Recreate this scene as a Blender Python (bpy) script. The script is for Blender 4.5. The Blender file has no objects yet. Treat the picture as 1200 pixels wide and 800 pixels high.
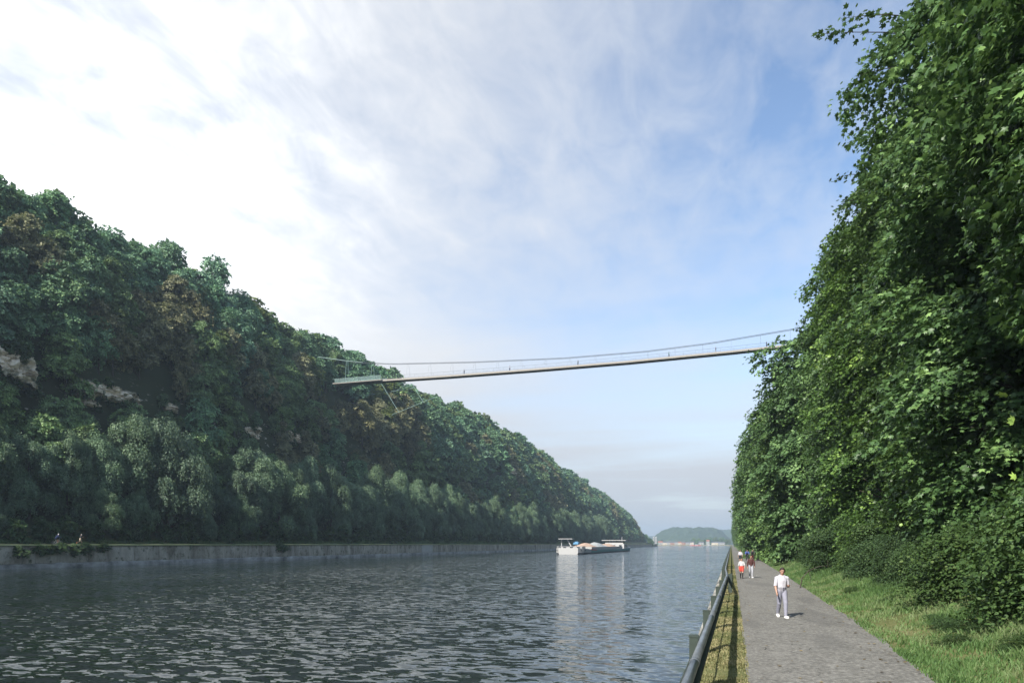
import bpy, bmesh, math, random
import numpy as np
from mathutils import Vector, Matrix
R = math.radians
rng = np.random.default_rng(7)
random.seed(7)
sc = bpy.context.scene
COL = sc.collection

# ------------------------------------------------------------------ camera, sky, sun, exposure
CAM_H = 2.6
cam_d = bpy.data.cameras.new('camera'); cam = bpy.data.objects.new('camera', cam_d); COL.objects.link(cam)
cam_d.lens = 24; cam_d.sensor_width = 36; cam_d.sensor_fit = 'HORIZONTAL'
cam_d.shift_y = 0.1975
cam_d.clip_start = 0.1; cam_d.clip_end = 30000
YAW = math.atan(257/800)
cam.location = (0, 0, CAM_H); cam.rotation_euler = (R(90), 0, YAW)
sc.camera = cam
CY, SY = math.cos(YAW), math.sin(YAW)

SUN_EL = R(38)
SUN_AZ = math.atan2(-0.40, -1.0)          # x, y of the direction towards the sun
sun_dir = Vector((math.sin(SUN_AZ)*math.cos(SUN_EL), math.cos(SUN_AZ)*math.cos(SUN_EL), math.sin(SUN_EL)))
sd = bpy.data.lights.new('sun', 'SUN'); so = bpy.data.objects.new('sun', sd); COL.objects.link(so)
sd.energy = 4.4; sd.angle = R(0.6); sd.color = (1.0, 0.945, 0.86)
so.location = (-60, -40, 90)
so.rotation_euler = sun_dir.to_track_quat('Z', 'Y').to_euler()

world = bpy.data.worlds.new('World'); sc.world = world; world.use_nodes = True
wt = world.node_tree; wt.nodes.clear()
def wn(t, **k):
    n = wt.nodes.new(t)
    for a, b in k.items(): setattr(n, a, b)
    return n
def wl(a, b): wt.links.new(a, b)
def wmath(op, a, b=None, clamp=False):
    n = wn('ShaderNodeMath', operation=op); n.use_clamp = clamp
    for i, v in enumerate((a, b)):
        if v is None: continue
        if isinstance(v, (int, float)): n.inputs[i].default_value = v
        else: wl(v, n.inputs[i])
    return n.outputs[0]
def wramp(v, a, b, smooth=True):
    n = wn('ShaderNodeMapRange'); n.interpolation_type = 'SMOOTHSTEP' if smooth else 'LINEAR'
    n.inputs[1].default_value = a; n.inputs[2].default_value = b; n.inputs[3].default_value = 0; n.inputs[4].default_value = 1
    wl(v, n.inputs[0]); return n.outputs[0]
sky = wn('ShaderNodeTexSky', sky_type='NISHITA'); sky.sun_disc = False
sky.sun_elevation = SUN_EL; sky.sun_rotation = SUN_AZ; sky.air_density = 1.0; sky.dust_density = 0.5; sky.ozone_density = 1.6
tc = wn('ShaderNodeTexCoord')
sep = wn('ShaderNodeSeparateXYZ'); wl(tc.outputs['Generated'], sep.inputs[0])
zc = wmath('MAXIMUM', wmath('ADD', sep.outputs[2], 0.10), 0.03)
cmb = wn('ShaderNodeCombineXYZ')
wl(wmath('DIVIDE', sep.outputs[0], zc), cmb.inputs[0]); wl(wmath('DIVIDE', sep.outputs[1], zc), cmb.inputs[1])
def wnoise(scale, detail, rough, stretch, rot=0.0, dist=0.0, loc=(0,0,0)):
    mp = wn('ShaderNodeMapping'); mp.inputs['Scale'].default_value = stretch; mp.inputs['Rotation'].default_value = (0,0,rot)
    mp.inputs['Location'].default_value = loc
    wl(cmb.outputs[0], mp.inputs[0])
    n = wn('ShaderNodeTexNoise'); n.inputs['Scale'].default_value = scale; n.inputs['Detail'].default_value = detail
    n.inputs['Roughness'].default_value = rough; n.inputs['Distortion'].default_value = dist
    wl(mp.outputs[0], n.inputs[0]); return n.outputs[0]
n_big = wnoise(0.55, 5, 0.55, (1, 0.55, 1), 0.35, 0.3, (3.1, 1.7, 0))
n_streak = wnoise(0.9, 7, 0.52, (0.5, 1.5, 1), -0.25, 0.5, (0.4, 5.2, 0))
n_fine = wnoise(9.0, 4, 0.6, (1, 0.55, 1), 0.3, 0.4)
# thick veil of cloud at upper left, away from the sun, thinning to the right
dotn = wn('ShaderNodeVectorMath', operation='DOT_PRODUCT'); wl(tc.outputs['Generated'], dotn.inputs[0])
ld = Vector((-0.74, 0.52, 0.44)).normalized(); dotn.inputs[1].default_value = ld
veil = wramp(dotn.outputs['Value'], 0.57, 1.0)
low = wramp(sep.outputs[2], 0.50, 0.04)
c1 = wmath('MULTIPLY', wmath('SUBTRACT', n_big, 0.5), 1.15)
c2 = wmath('MULTIPLY', wmath('SUBTRACT', n_streak, 0.5), 1.4)
c3 = wmath('MULTIPLY', wmath('SUBTRACT', n_fine, 0.5), 1.0)
c3 = wmath('MULTIPLY', c3, wramp(sep.outputs[2], 0.2, 0.5))
dens = wmath('ADD', wmath('ADD', wmath('MULTIPLY', veil, 0.86), wmath('ADD', wmath('MULTIPLY', low, 0.55), wmath('MULTIPLY', wramp(sep.outputs[2], 0.22, 0.0), 0.6))), wmath('ADD', wmath('ADD', c1, c2), c3))
dens = wmath('ADD', dens, 0.06)
cloud = wmath('POWER', wramp(dens, -0.05, 1.0, False), 0.9)
cloud = wmath('MULTIPLY', cloud, 0.97)
mix = wn('ShaderNodeMix', data_type='RGBA'); wl(cloud, mix.inputs[0]); wl(sky.outputs[0], mix.inputs[6])
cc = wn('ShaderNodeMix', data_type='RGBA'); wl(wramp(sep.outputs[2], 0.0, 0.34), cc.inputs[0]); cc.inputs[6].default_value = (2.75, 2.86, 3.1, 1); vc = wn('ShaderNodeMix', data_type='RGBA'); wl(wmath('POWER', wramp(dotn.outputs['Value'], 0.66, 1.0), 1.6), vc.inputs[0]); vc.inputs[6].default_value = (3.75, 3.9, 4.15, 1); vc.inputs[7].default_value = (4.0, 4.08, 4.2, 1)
# glare put into the cloud colour away from the sun, to brighten water glints
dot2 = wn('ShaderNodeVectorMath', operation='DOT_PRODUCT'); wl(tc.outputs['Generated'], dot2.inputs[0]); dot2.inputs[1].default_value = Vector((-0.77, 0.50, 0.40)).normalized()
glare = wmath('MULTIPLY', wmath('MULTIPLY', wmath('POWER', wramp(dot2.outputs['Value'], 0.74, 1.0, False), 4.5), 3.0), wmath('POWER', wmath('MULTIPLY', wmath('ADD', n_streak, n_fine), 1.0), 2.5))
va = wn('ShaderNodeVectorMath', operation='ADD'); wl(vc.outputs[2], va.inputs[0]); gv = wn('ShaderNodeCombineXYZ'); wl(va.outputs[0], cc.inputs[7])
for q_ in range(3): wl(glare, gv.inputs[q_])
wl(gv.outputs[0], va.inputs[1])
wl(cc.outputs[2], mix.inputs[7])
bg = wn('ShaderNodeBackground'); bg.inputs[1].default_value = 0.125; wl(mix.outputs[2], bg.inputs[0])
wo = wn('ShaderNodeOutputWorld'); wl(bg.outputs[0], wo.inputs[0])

sc.view_settings.view_transform = 'Standard'; sc.view_settings.look = 'None'
sc.view_settings.exposure = 0.85; sc.view_settings.gamma = 1.0; sc.view_settings.use_curve_mapping = False
cy = sc.cycles
cy.max_bounces = 6; cy.diffuse_bounces = 2; cy.glossy_bounces = 3; cy.transmission_bounces = 3; cy.transparent_max_bounces = 6; cy.volume_bounces = 0
cy.use_denoising = True; cy.caustics_reflective = False; cy.caustics_refractive = False
cy.sample_clamp_indirect = 4.0
cy.use_adaptive_sampling = True; cy.adaptive_threshold = 0.02

# ------------------------------------------------------------------ material helpers
MATS = {}
def new_mat(name):
    m = bpy.data.materials.new(name); m.use_nodes = True; m.node_tree.nodes.clear(); MATS[name] = m
    return m, m.node_tree
class NT:
    def __init__(s, name): s.m, s.t = new_mat(name)
    def n(s, t, ins=None, **k):
        nd = s.t.nodes.new(t)
        for a, b in k.items(): setattr(nd, a, b)
        for a, b in (ins or {}).items():
            if hasattr(b, 'links'): s.t.links.new(b, nd.inputs[a])
            else: nd.inputs[a].default_value = b
        return nd
    def pos(s): return s.n('ShaderNodeNewGeometry').outputs['Position']
    def mapping(s, v, scale=(1,1,1)): return s.n('ShaderNodeMapping', {0: v, 'Scale': scale}).outputs[0]
    def noise(s, v, scale, detail=4, rough=0.55, dist=0.0):
        return s.n('ShaderNodeTexNoise', {0: v, 'Scale': scale, 'Detail': detail, 'Roughness': rough, 'Distortion': dist}).outputs[0]
    def ramp(s, v, stops, interp='LINEAR'):
        r = s.n('ShaderNodeValToRGB', {0: v}); e = r.color_ramp; e.interpolation = interp
        while len(e.elements) < len(stops): e.elements.new(0.5)
        for el, (p, c) in zip(e.elements, stops):
            el.position = p; el.color = (*c, 1) if len(c) == 3 else c
        return r.outputs[0]
    def mrange(s, v, a, b, c=0.0, d=1.0):
        return s.n('ShaderNodeMapRange', {0: v, 1: a, 2: b, 3: c, 4: d}).outputs[0]
    def mixc(s, f, a, b, blend='MIX'):
        nd = s.n('ShaderNodeMix', {0: f}, data_type='RGBA', blend_type=blend)
        for i, v in ((6, a), (7, b)):
            if hasattr(v, 'links'): s.t.links.new(v, nd.inputs[i])
            else: nd.inputs[i].default_value = (*v, 1)
        return nd.outputs[2]
    def math(s, op, a, b=0.0): return s.n('ShaderNodeMath', {0: a, 1: b}, operation=op).outputs[0]
    def bump(s, h, strength, dist): return s.n('ShaderNodeBump', {'Height': h, 'Strength': strength, 'Distance': dist}).outputs[0]
    def out(s, sh): s.n('ShaderNodeOutputMaterial', {0: sh}); return s.m
    def pbsdf(s, **k):
        ins = {}
        for a, b in k.items():
            a = {'color': 'Base Color', 'rough': 'Roughness', 'metal': 'Metallic', 'normal': 'Normal', 'spec': 'Specular IOR Level', 'ior': 'IOR',
                 'emit': 'Emission Color', 'emit_s': 'Emission Strength', 'alpha': 'Alpha', 'trans': 'Transmission Weight', 'coat': 'Coat Weight'}[a]
            if a in ('Base Color', 'Emission Color') and isinstance(b, tuple) and len(b) == 3: b = (*b, 1)
            ins[a] = b
        return s.n('ShaderNodeBsdfPrincipled', ins).outputs[0]

def plain(name, col, rough=0.6, metal=0.0, var=0.12, scale=6.0, spec=0.4):
    t = NT(name); p = t.n('ShaderNodeTexCoord').outputs['Object']
    f = t.noise(p, scale, 4, 0.6)
    c = t.mixc(f, tuple(x*(1-var) for x in col), tuple(min(1, x*(1+var)) for x in col))
    return t.out(t.pbsdf(color=c, rough=rough, metal=metal, spec=spec))

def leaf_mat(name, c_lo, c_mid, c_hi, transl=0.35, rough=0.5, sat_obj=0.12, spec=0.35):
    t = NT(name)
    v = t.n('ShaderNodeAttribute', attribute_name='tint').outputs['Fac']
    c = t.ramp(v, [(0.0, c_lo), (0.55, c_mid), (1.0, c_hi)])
    rnd = t.n('ShaderNodeObjectInfo').outputs['Random']
    hsv = t.n('ShaderNodeHueSaturation', {'Hue': t.mrange(rnd, 0, 1, 0.486, 0.508), 'Saturation': t.mrange(rnd, 0, 1, 1.08, 0.88),
                                           'Value': t.mrange(t.math('FRACT', t.math('MULTIPLY', rnd, 7.31)), 0, 1, 1-sat_obj*2, 1+sat_obj*2), 'Color': c}).outputs[0]
    pb = t.pbsdf(color=hsv, rough=rough, spec=spec)
    tcol = t.mixc(0.55, hsv, (0.20, 0.30, 0.07), 'MIX')
    tr = t.n('ShaderNodeBsdfTranslucent', {'Color': t.mixc(0.5, hsv, tcol)}).outputs[0]
    return t.out(t.n('ShaderNodeMixShader', {0: transl, 1: pb, 2: tr}).outputs[0])

leaf_mat('maple_leaf', (0.0212, 0.049, 0.0143), (0.0807, 0.1638, 0.0426), (0.3443, 0.5397, 0.1365), 0.30, 0.42)
leaf_mat('row_leaf', (0.0264, 0.0556, 0.0194), (0.0877, 0.1711, 0.0556), (0.2808, 0.4453, 0.1469), 0.28, 0.5)
leaf_mat('hill_dark', (0.0429, 0.0875, 0.0483), (0.1562, 0.2915, 0.1445), (0.4365, 0.6256, 0.2781), 0.22, 0.6)
leaf_mat('hill_teal', (0.0416, 0.0895, 0.056), (0.1529, 0.3007, 0.1683), (0.4336, 0.6377, 0.3215), 0.22, 0.6)
leaf_mat('hill_olive', (0.0517, 0.0864, 0.0352), (0.1849, 0.29, 0.1094), (0.4261, 0.6089, 0.2148), 0.22, 0.6)
leaf_mat('hill_rust', (0.0713, 0.0768, 0.0391), (0.2413, 0.244, 0.1196), (0.5016, 0.4781, 0.2331), 0.2, 0.6)
leaf_mat('hill_yellow', (0.0475, 0.0713, 0.0213), (0.1298, 0.1774, 0.0506), (0.2794, 0.3353, 0.1025), 0.25, 0.6)
leaf_mat('willow_leaf', (0.0517, 0.0915, 0.0491), (0.1439, 0.2271, 0.1224), (0.2962, 0.4238, 0.231), 0.25, 0.55)
leaf_mat('shrub_leaf', (0.0208, 0.044, 0.0158), (0.0567, 0.1092, 0.0353), (0.1404, 0.208, 0.0648), 0.22, 0.6, 0.12, 0.2)
leaf_mat('grass_green', (0.0433, 0.096, 0.0229), (0.0927, 0.1716, 0.0477), (0.1657, 0.2089, 0.0896), 0.25, 0.7)
leaf_mat('grass_dry', (0.085, 0.105, 0.034), (0.165, 0.165, 0.066), (0.30, 0.26, 0.13), 0.22, 0.75)

t = NT('bark'); p = t.mapping(t.n('ShaderNodeTexCoord').outputs['Object'], (3, 3, 0.8))
f = t.noise(p, 4, 6, 0.65); t.out(t.pbsdf(color=t.ramp(f, [(0.3, (0.028, 0.022, 0.016)), (0.7, (0.10, 0.085, 0.065))]), rough=0.9, normal=t.bump(f, 0.6, 0.03)))

t = NT('asphalt'); p = t.pos()
f1 = t.noise(p, 0.45, 4, 0.6); f2 = t.noise(p, 26, 2, 0.6); f3 = t.noise(p, 90, 2, 0.7); f4 = t.noise(p, 2.2, 5, 0.65)
vor = t.n('ShaderNodeTexVoronoi', {0: p, 'Scale': 34.0}).outputs['Distance']
c = t.ramp(t.math('ADD', t.math('MULTIPLY', f1, 0.4), t.math('MULTIPLY', f4, 0.6)), [(0.38, (0.120, 0.117, 0.104)), (0.62, (0.205, 0.200, 0.180))])
c = t.mixc(t.mrange(f2, 0.54, 0.66), c, (0.26, 0.25, 0.225))
c = t.mixc(t.mrange(vor, 0.24, 0.12), c, (0.30, 0.29, 0.26))
f5 = t.noise(p, 13, 3, 0.7)
c = t.mixc(t.mrange(f5, 0.52, 0.64, 0, .7), c, (0.075, 0.073, 0.066)); c = t.mixc(t.mrange(f5, 0.46, 0.36, 0, .7), c, (0.30, 0.29, 0.26))
c = t.mixc(t.mrange(f3, 0.60, 0.75), c, (0.045, 0.045, 0.042))
wp = t.n('ShaderNodeVectorMath', {0: p, 1: t.n('ShaderNodeVectorMath', {0: t.n('ShaderNodeTexNoise', {0: p, 'Scale': 1.6, 'Detail': 4.0}).outputs[1], 1: (.5, .5, .5)}, operation='MULTIPLY').outputs[0]}, operation='ADD').outputs[0]
crk = t.n('ShaderNodeTexVoronoi', {0: t.mapping(wp, (.42, .16, 1)), 'Scale': 1.0}, feature='DISTANCE_TO_EDGE').outputs['Distance']
c = t.mixc(t.math('MULTIPLY', t.mrange(crk, .006, .002), t.mrange(f1, .45, .6)), c, (0.03, 0.03, 0.028))
pat = t.noise(t.mapping(p, (.5, .12, 1)), 1.0, 2, .4)
c = t.mixc(t.mrange(pat, .56, .60, 0, .35), c, (0.085, 0.083, 0.078))
t.out(t.pbsdf(color=c, rough=0.9, spec=0.25, normal=t.bump(t.math('ADD', f2, f3), 0.4, 0.015)))

t = NT('soil_grass'); p = t.pos()
f1 = t.noise(p, 0.25, 5, 0.6); f2 = t.noise(p, 9, 5, 0.7)
c = t.ramp(t.math('ADD', t.math('MULTIPLY', f1, 0.5), t.math('MULTIPLY', f2, 0.5)), [(0.32, (0.06, 0.075, 0.028)), (0.5, (0.13, 0.14, 0.055)), (0.68, (0.23, 0.205, 0.11))])
nz = t.n('ShaderNodeSeparateXYZ', {0: t.n('ShaderNodeNewGeometry').outputs['Normal']}).outputs[2]
st = t.noise(t.mapping(p, (0.5, 0.5, 1.6)), 0.8, 6, 0.65)
chalk = t.ramp(st, [(0.3, (0.16, 0.13, 0.08)), (0.5, (0.36, 0.32, 0.24)), (0.7, (0.58, 0.55, 0.46))])
dirt = t.ramp(f2, [(0.3, (0.018, 0.03, 0.012)), (0.7, (0.05, 0.055, 0.025))])
hillz = t.n('ShaderNodeSeparateXYZ', {0: p}).outputs[2]
c = t.mixc(t.mrange(hillz, 3.5, 6.0), c, dirt)
c = t.mixc(t.math('MULTIPLY', t.mrange(nz, 0.5, 0.34), t.mrange(st, 0.60, 0.68)), c, chalk)
t.out(t.pbsdf(color=c, rough=0.95, spec=0.1, normal=t.bump(f2, 0.7, 0.05)))

t = NT('pale_path'); p = t.pos(); f = t.noise(t.mapping(p, (1, 0.2, 1)), 1.2, 5, 0.65)
t.out(t.pbsdf(color=t.ramp(f, [(0.3, (0.18, 0.22, 0.09)), (0.6, (0.31, 0.33, 0.17)), (0.8, (0.40, 0.38, 0.24))]), rough=0.95, spec=0.1))

t = NT('quay_concrete'); p = t.pos()
f1 = t.noise(t.mapping(p, (1, 0.35, 0.12)), 1.1, 6, 0.65, 0.6); f2 = t.noise(p, 0.9, 6, 0.7); f3 = t.noise(p, 7, 4, 0.7)
c = t.ramp(f1, [(0.30, (0.15, 0.13, 0.095)), (0.48, (0.40, 0.355, 0.275)), (0.70, (0.62, 0.56, 0.45))])
c = t.mixc(t.mrange(f2, 0.54, 0.68), c, (0.07, 0.085, 0.04))
c = t.mixc(t.mrange(f3, 0.55, 0.8), c, (0.09, 0.085, 0.07))
t.out(t.pbsdf(color=c, rough=0.92, spec=0.2, normal=t.bump(t.math('ADD', f2, f3), 0.8, 0.12)))
t = NT('quay_foot'); p = t.pos()
f1 = t.noise(t.mapping(p, (1, 0.5, 0.5)), 0.8, 6, 0.65)
t.out(t.pbsdf(color=t.ramp(f1, [(0.32, (0.09, 0.088, 0.075)), (0.55, (0.32, 0.31, 0.27)), (0.75, (0.50, 0.48, 0.43))]), rough=0.9, normal=t.bump(f1, 0.8, 0.15)))
plain('quay_clean', (0.46, 0.45, 0.40), 0.9, 0, 0.25, 0.7)

t = NT('chalk'); p = t.pos()
f = t.noise(t.mapping(p, (0.7, 0.7, 1.8)), 0.55, 7, 0.68, 0.4); g = t.noise(p, 0.35, 4, 0.6)
c = t.ramp(f, [(0.30, (0.10, 0.08, 0.05)), (0.42, (0.42, 0.32, 0.20)), (0.53, (0.80, 0.68, 0.50)), (0.8, (0.86, 0.79, 0.64))])
c = t.mixc(t.mrange(g, 0.52, 0.66), c, (0.07, 0.08, 0.035))
t.out(t.pbsdf(color=c, rough=0.95, spec=0.1, normal=t.bump(f, 0.9, 0.4)))

t = NT('canal_water'); p = t.pos()
pm = t.mapping(p, (1.0, 1.0, 1.0))
def slope(scale, sx, sy, amp, detail=2):
    c_ = t.n('ShaderNodeTexNoise', {0: t.mapping(p, (sx, sy, 1)), 'Scale': scale, 'Detail': detail, 'Roughness': 0.5, 'Distortion': 0.3}).outputs[1]
    return t.n('ShaderNodeVectorMath', {0: t.n('ShaderNodeVectorMath', {0: c_, 1: (.5, .5, .5)}, operation='SUBTRACT').outputs[0], 1: (amp*.7, amp, 0)}, operation='MULTIPLY').outputs[0]
def vadd(a, b): return t.n('ShaderNodeVectorMath', {0: a, 1: b}, operation='ADD').outputs[0]
sl = vadd(vadd(slope(.7, .6, 1.0, .55), slope(2.9, .5, 1.0, 1.75)), slope(9.0, .6, 1.0, .6))
amp = t.mrange(t.noise(t.mapping(p, (1, 0.45, 1)), 0.05, 4, 0.6), 0.34, 0.66, 0.5, 1.35)
px_ = t.n('ShaderNodeSeparateXYZ', {0: p}).outputs[0]
calm = t.mrange(px_, -98.0, -66.0, 0.12, 1.0)       # sheltered water under the far quay
sl = t.n('ShaderNodeVectorMath', {0: sl, 3: t.math('MULTIPLY', amp, calm)}, operation='SCALE').outputs[0]
nb = t.n('ShaderNodeVectorMath', {0: vadd(sl, (0, 0, 1))}, operation='NORMALIZE').outputs[0]
gl = t.pbsdf(color=(0.009, 0.017, 0.011), rough=0.05, spec=0.5, ior=2.5, normal=nb)
t.out(gl)

t = NT('far_wood'); p = t.pos()
f = t.noise(p, 0.05, 6, 0.7); t.out(t.pbsdf(color=t.ramp(f, [(0.3, (0.02, 0.04, 0.02)), (0.7, (0.07, 0.10, 0.045))]), rough=0.95, spec=0.1, normal=t.bump(f, 1.0, 8.0)))
t = NT('sand'); p = t.pos(); f = t.noise(p, 0.6, 5, 0.6)
t.out(t.pbsdf(color=t.ramp(f, [(0.3, (0.30, 0.25, 0.18)), (0.7, (0.46, 0.40, 0.30))]), rough=0.95))

t = NT('galvanised'); p = t.n('ShaderNodeTexCoord').outputs['Object']
f = t.noise(t.mapping(p, (3, 0.6, 3)), 2.5, 6, 0.65); g = t.noise(p, 14, 4, 0.7)
c = t.ramp(f, [(0.3, (0.13, 0.145, 0.15)), (0.7, (0.27, 0.295, 0.31))]); c = t.mixc(t.mrange(g, 0.62, 0.74), c, (0.13, 0.10, 0.07))
t.out(t.pbsdf(color=c, rough=t.mrange(f, 0.3, 0.7, 0.5, 0.33), metal=0.55, spec=0.5))
plain('post_green', (0.040, 0.055, 0.045), 0.8, 0.0, 0.45, 5)
plain('steel_green', (0.20, 0.30, 0.27), 0.5, 0.2)
plain('cable_steel', (0.10, 0.11, 0.12), 0.5, 0.6)
plain('deck_timber', (0.20, 0.165, 0.13), 0.8, 0, 0.25, 1.2)
plain('deck_beam', (0.30, 0.275, 0.24), 0.7, 0, 0.15, 0.8)
t = NT('rail_glass'); t.out(t.n('ShaderNodeMixShader', {0: 0.22, 1: t.n('ShaderNodeBsdfTransparent', {0: (0.86, 0.95, 0.93, 1)}).outputs[0],
                            2: t.pbsdf(color=(0.35, 0.45, 0.44), rough=0.1)}).outputs[0])
t = NT('window_dark'); t.out(t.pbsdf(color=(0.02, 0.03, 0.04), rough=0.1))
for nm, c, r_ in (('skin', (0.42, 0.25, 0.18), .55), ('hair_dark', (0.03, 0.02, 0.015), .6), ('hair_brown', (0.10, 0.06, 0.03), .6), ('hair_grey', (0.55, 0.52, 0.48), .7),
                  ('white_cotton', (0.50, 0.49, 0.53), .85), ('grey_trousers', (0.24, 0.24, 0.29), .85), ('white_shoe', (0.78, 0.77, 0.75), .7), ('pale_top', (0.52, 0.52, 0.53), .85),
                  ('red_cloth', (0.55, 0.07, 0.05), .8), ('dark_legging', (0.025, 0.022, 0.022), .8), ('maroon_top', (0.075, 0.03, 0.028), .85), ('light_grey_cloth', (0.34, 0.35, 0.38), .85),
                  ('blue_cloth', (0.07, 0.11, 0.34), .8), ('charcoal_cloth', (0.05, 0.05, 0.058), .85), ('black_cloth', (0.02, 0.022, 0.03), .85), ('navy_cloth', (0.03, 0.045, 0.11), .85),
                  ('beige_cloth', (0.55, 0.45, 0.34), .85), ('orange_shoe', (0.75, 0.22, 0.08), .7), ('white_helmet', (0.78, 0.78, 0.76), .35), ('teal_cloth', (0.10, 0.25, 0.25), .85),
                  ('tyre', (0.018, 0.018, 0.018), .85), ('bike_white', (0.72, 0.70, 0.66), .4), ('bike_red', (0.45, 0.05, 0.04), .4), ('bike_black', (0.03, 0.03, 0.03), .4), ('rim_alu', (0.55, 0.55, 0.56), .3),
                  ('boat_white', (0.42, 0.42, 0.41), .45), ('hull_teal', (0.07, 0.24, 0.24), .5), ('hull_dark', (0.03, 0.04, 0.05), .5), ('rust_red', (0.42, 0.10, 0.05), .6), ('deck_grey', (0.30, 0.31, 0.32), .8),
                  ('cargo_sand', (0.47, 0.33, 0.24), .95), ('hatch_grey', (0.35, 0.36, 0.34), .6), ('tarp_blue', (0.12, 0.30, 0.48), .6), ('house_white', (0.36, 0.355, 0.34), .8), ('house_cream', (0.60, 0.52, 0.40), .8), ('house_brick', (0.32, 0.17, 0.12), .85),
                  ('roof_red', (0.30, 0.11, 0.07), .8), ('roof_grey', (0.10, 0.105, 0.115), .8), ('door_brown', (0.12, 0.07, 0.04), .7), ('boat_red', (0.55, 0.07, 0.06), .45)):
    plain(nm, c, r_)

# ------------------------------------------------------------------ mesh helpers
def vnoise(P, seed=0):
    P = np.asarray(P, float); i = np.floor(P).astype(np.int64); f = P-i; f = f*f*(3-2*f)
    def h(a, b, c):
        n = (a*374761393 + b*668265263 + c*2147483647 + seed*1013904223) & 0xffffffff
        n = ((n ^ (n >> 13))*1274126177) & 0xffffffff
        return ((n ^ (n >> 16)) & 0xffff)/65535.0
    x, y, z = i[..., 0], i[..., 1], i[..., 2]; fx, fy, fz = f[..., 0], f[..., 1], f[..., 2]
    r = 0
    for dx in (0, 1):
        for dy in (0, 1):
            for dz in (0, 1):
                r = r + h(x+dx, y+dy, z+dz)*(fx if dx else 1-fx)*(fy if dy else 1-fy)*(fz if dz else 1-fz)
    return r
def vrow(x, y, z): return np.stack(np.broadcast_arrays(x, y, z), -1).astype(float)
def mesh_np(name, V, F, mats, mi=None, smooth=False, tint=None):
    V = np.asarray(V, np.float32); F = np.asarray(F, np.int32); k = F.shape[1]
    me = bpy.data.meshes.new(name)
    me.vertices.add(len(V)); me.vertices.foreach_set('co', V.ravel())
    me.loops.add(F.size); me.loops.foreach_set('vertex_index', F.ravel())
    me.polygons.add(len(F)); me.polygons.foreach_set('loop_start', np.arange(0, F.size, k, dtype=np.int32))
    if mi is not None: me.polygons.foreach_set('material_index', np.asarray(mi, np.int32))
    if smooth: me.polygons.foreach_set('use_smooth', np.ones(len(F), bool))
    for m in (mats if isinstance(mats, (list, tuple)) else [mats]): me.materials.append(MATS[m])
    me.update(calc_edges=True)
    if tint is not None:
        a = me.attributes.new('tint', 'FLOAT', 'POINT'); a.data.foreach_set('value', np.asarray(tint, np.float32))
    return me
class MB:
    """collects shapes of one part"""
    def __init__(s): s.v = []; s.f = []; s.m = []
    def add(s, V, F, m=0):
        o = len(s.v); s.v += [tuple(map(float, v)) for v in V]; s.f += [tuple(int(i)+o for i in f) for f in F]; s.m += [m]*len(F); return s
    def box(s, c, size, rz=0, m=0, M=None):
        hx, hy, hz = (x/2 for x in size)
        V = [Vector((x, y, z)) for x in (-hx, hx) for y in (-hy, hy) for z in (-hz, hz)]
        if M is not None: V = [M @ v for v in V]
        if rz: V = [Matrix.Rotation(rz, 3, 'Z') @ v for v in V]
        return s.add([v+Vector(c) for v in V], [(0,1,3,2), (4,6,7,5), (0,4,5,1), (2,3,7,6), (0,2,6,4), (1,5,7,3)], m)
    def tube(s, pts, rad, n=8, caps=True, m=0):
        pts = [Vector(p) for p in pts]; rad = [rad]*len(pts) if isinstance(rad, (int, float)) else rad
        V, F = [], []; prev = None
        for i, p in enumerate(pts):
            d = (pts[min(i+1, len(pts)-1)]-pts[max(i-1, 0)]).normalized()
            if prev is None: a = d.orthogonal().normalized()
            else: a = (prev-d*prev.dot(d)).normalized()
            prev = a; b = d.cross(a)
            for k in range(n):
                an = 2*math.pi*k/n; V.append(p+(a*math.cos(an)+b*math.sin(an))*rad[i])
        for i in range(len(pts)-1):
            for k in range(n):
                F.append((i*n+k, i*n+(k+1)%n, (i+1)*n+(k+1)%n, (i+1)*n+k))
        if caps: F.append(tuple(range(n-1, -1, -1))); F.append(tuple(range((len(pts)-1)*n, len(pts)*n)))
        return s.add(V, F, m)
    def torus(s, c, Rr, r, axis='X', n=24, k=6, m=0):
        V, F = [], []
        for i in range(n):
            a = 2*math.pi*i/n
            for j in range(k):
                b = 2*math.pi*j/k; q = Rr+r*math.cos(b); w = r*math.sin(b)
                v = (w, q*math.cos(a), q*math.sin(a)) if axis == 'X' else (q*math.cos(a), q*math.sin(a), w)
                V.append(Vector(v)+Vector(c))
        for i in range(n):
            for j in range(k): F.append((i*k+j, ((i+1)%n)*k+j, ((i+1)%n)*k+(j+1)%k, i*k+(j+1)%k))
        return s.add(V, F, m)
    def prism(s, poly, axis_pts, m=0):
        """poly: list of 2-D points (x,z); axis_pts: list of (y, sx, sz, oz)"""
        V, F = [], []; n = len(poly)
        for (y, sx, sz, oz) in axis_pts: V += [(x*sx, y, z*sz+oz) for x, z in poly]
        for i in range(len(axis_pts)-1):
            for k in range(n): F.append((i*n+k, i*n+(k+1)%n, (i+1)*n+(k+1)%n, (i+1)*n+k))
        F.append(tuple(range(n-1, -1, -1))); F.append(tuple(range((len(axis_pts)-1)*n, len(axis_pts)*n)))
        return s.add(V, F, m)
    def mesh(s, name, mats, smooth=False):
        me = bpy.data.meshes.new(name); me.from_pydata(s.v, [], s.f)
        mats = mats if isinstance(mats, (list, tuple)) else [mats]
        for q in mats: me.materials.append(MATS[q])
        me.polygons.foreach_set('material_index', s.m)
        if smooth: me.polygons.foreach_set('use_smooth', [True]*len(me.polygons))
        bm = bmesh.new(); bm.from_mesh(me); bmesh.ops.recalc_face_normals(bm, faces=bm.faces); bm.to_mesh(me); bm.free()
        me.update(); return me
    def build(s, name, mats, parent=None, smooth=False): return put(name, s.mesh(name, mats, smooth), parent)
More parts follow.
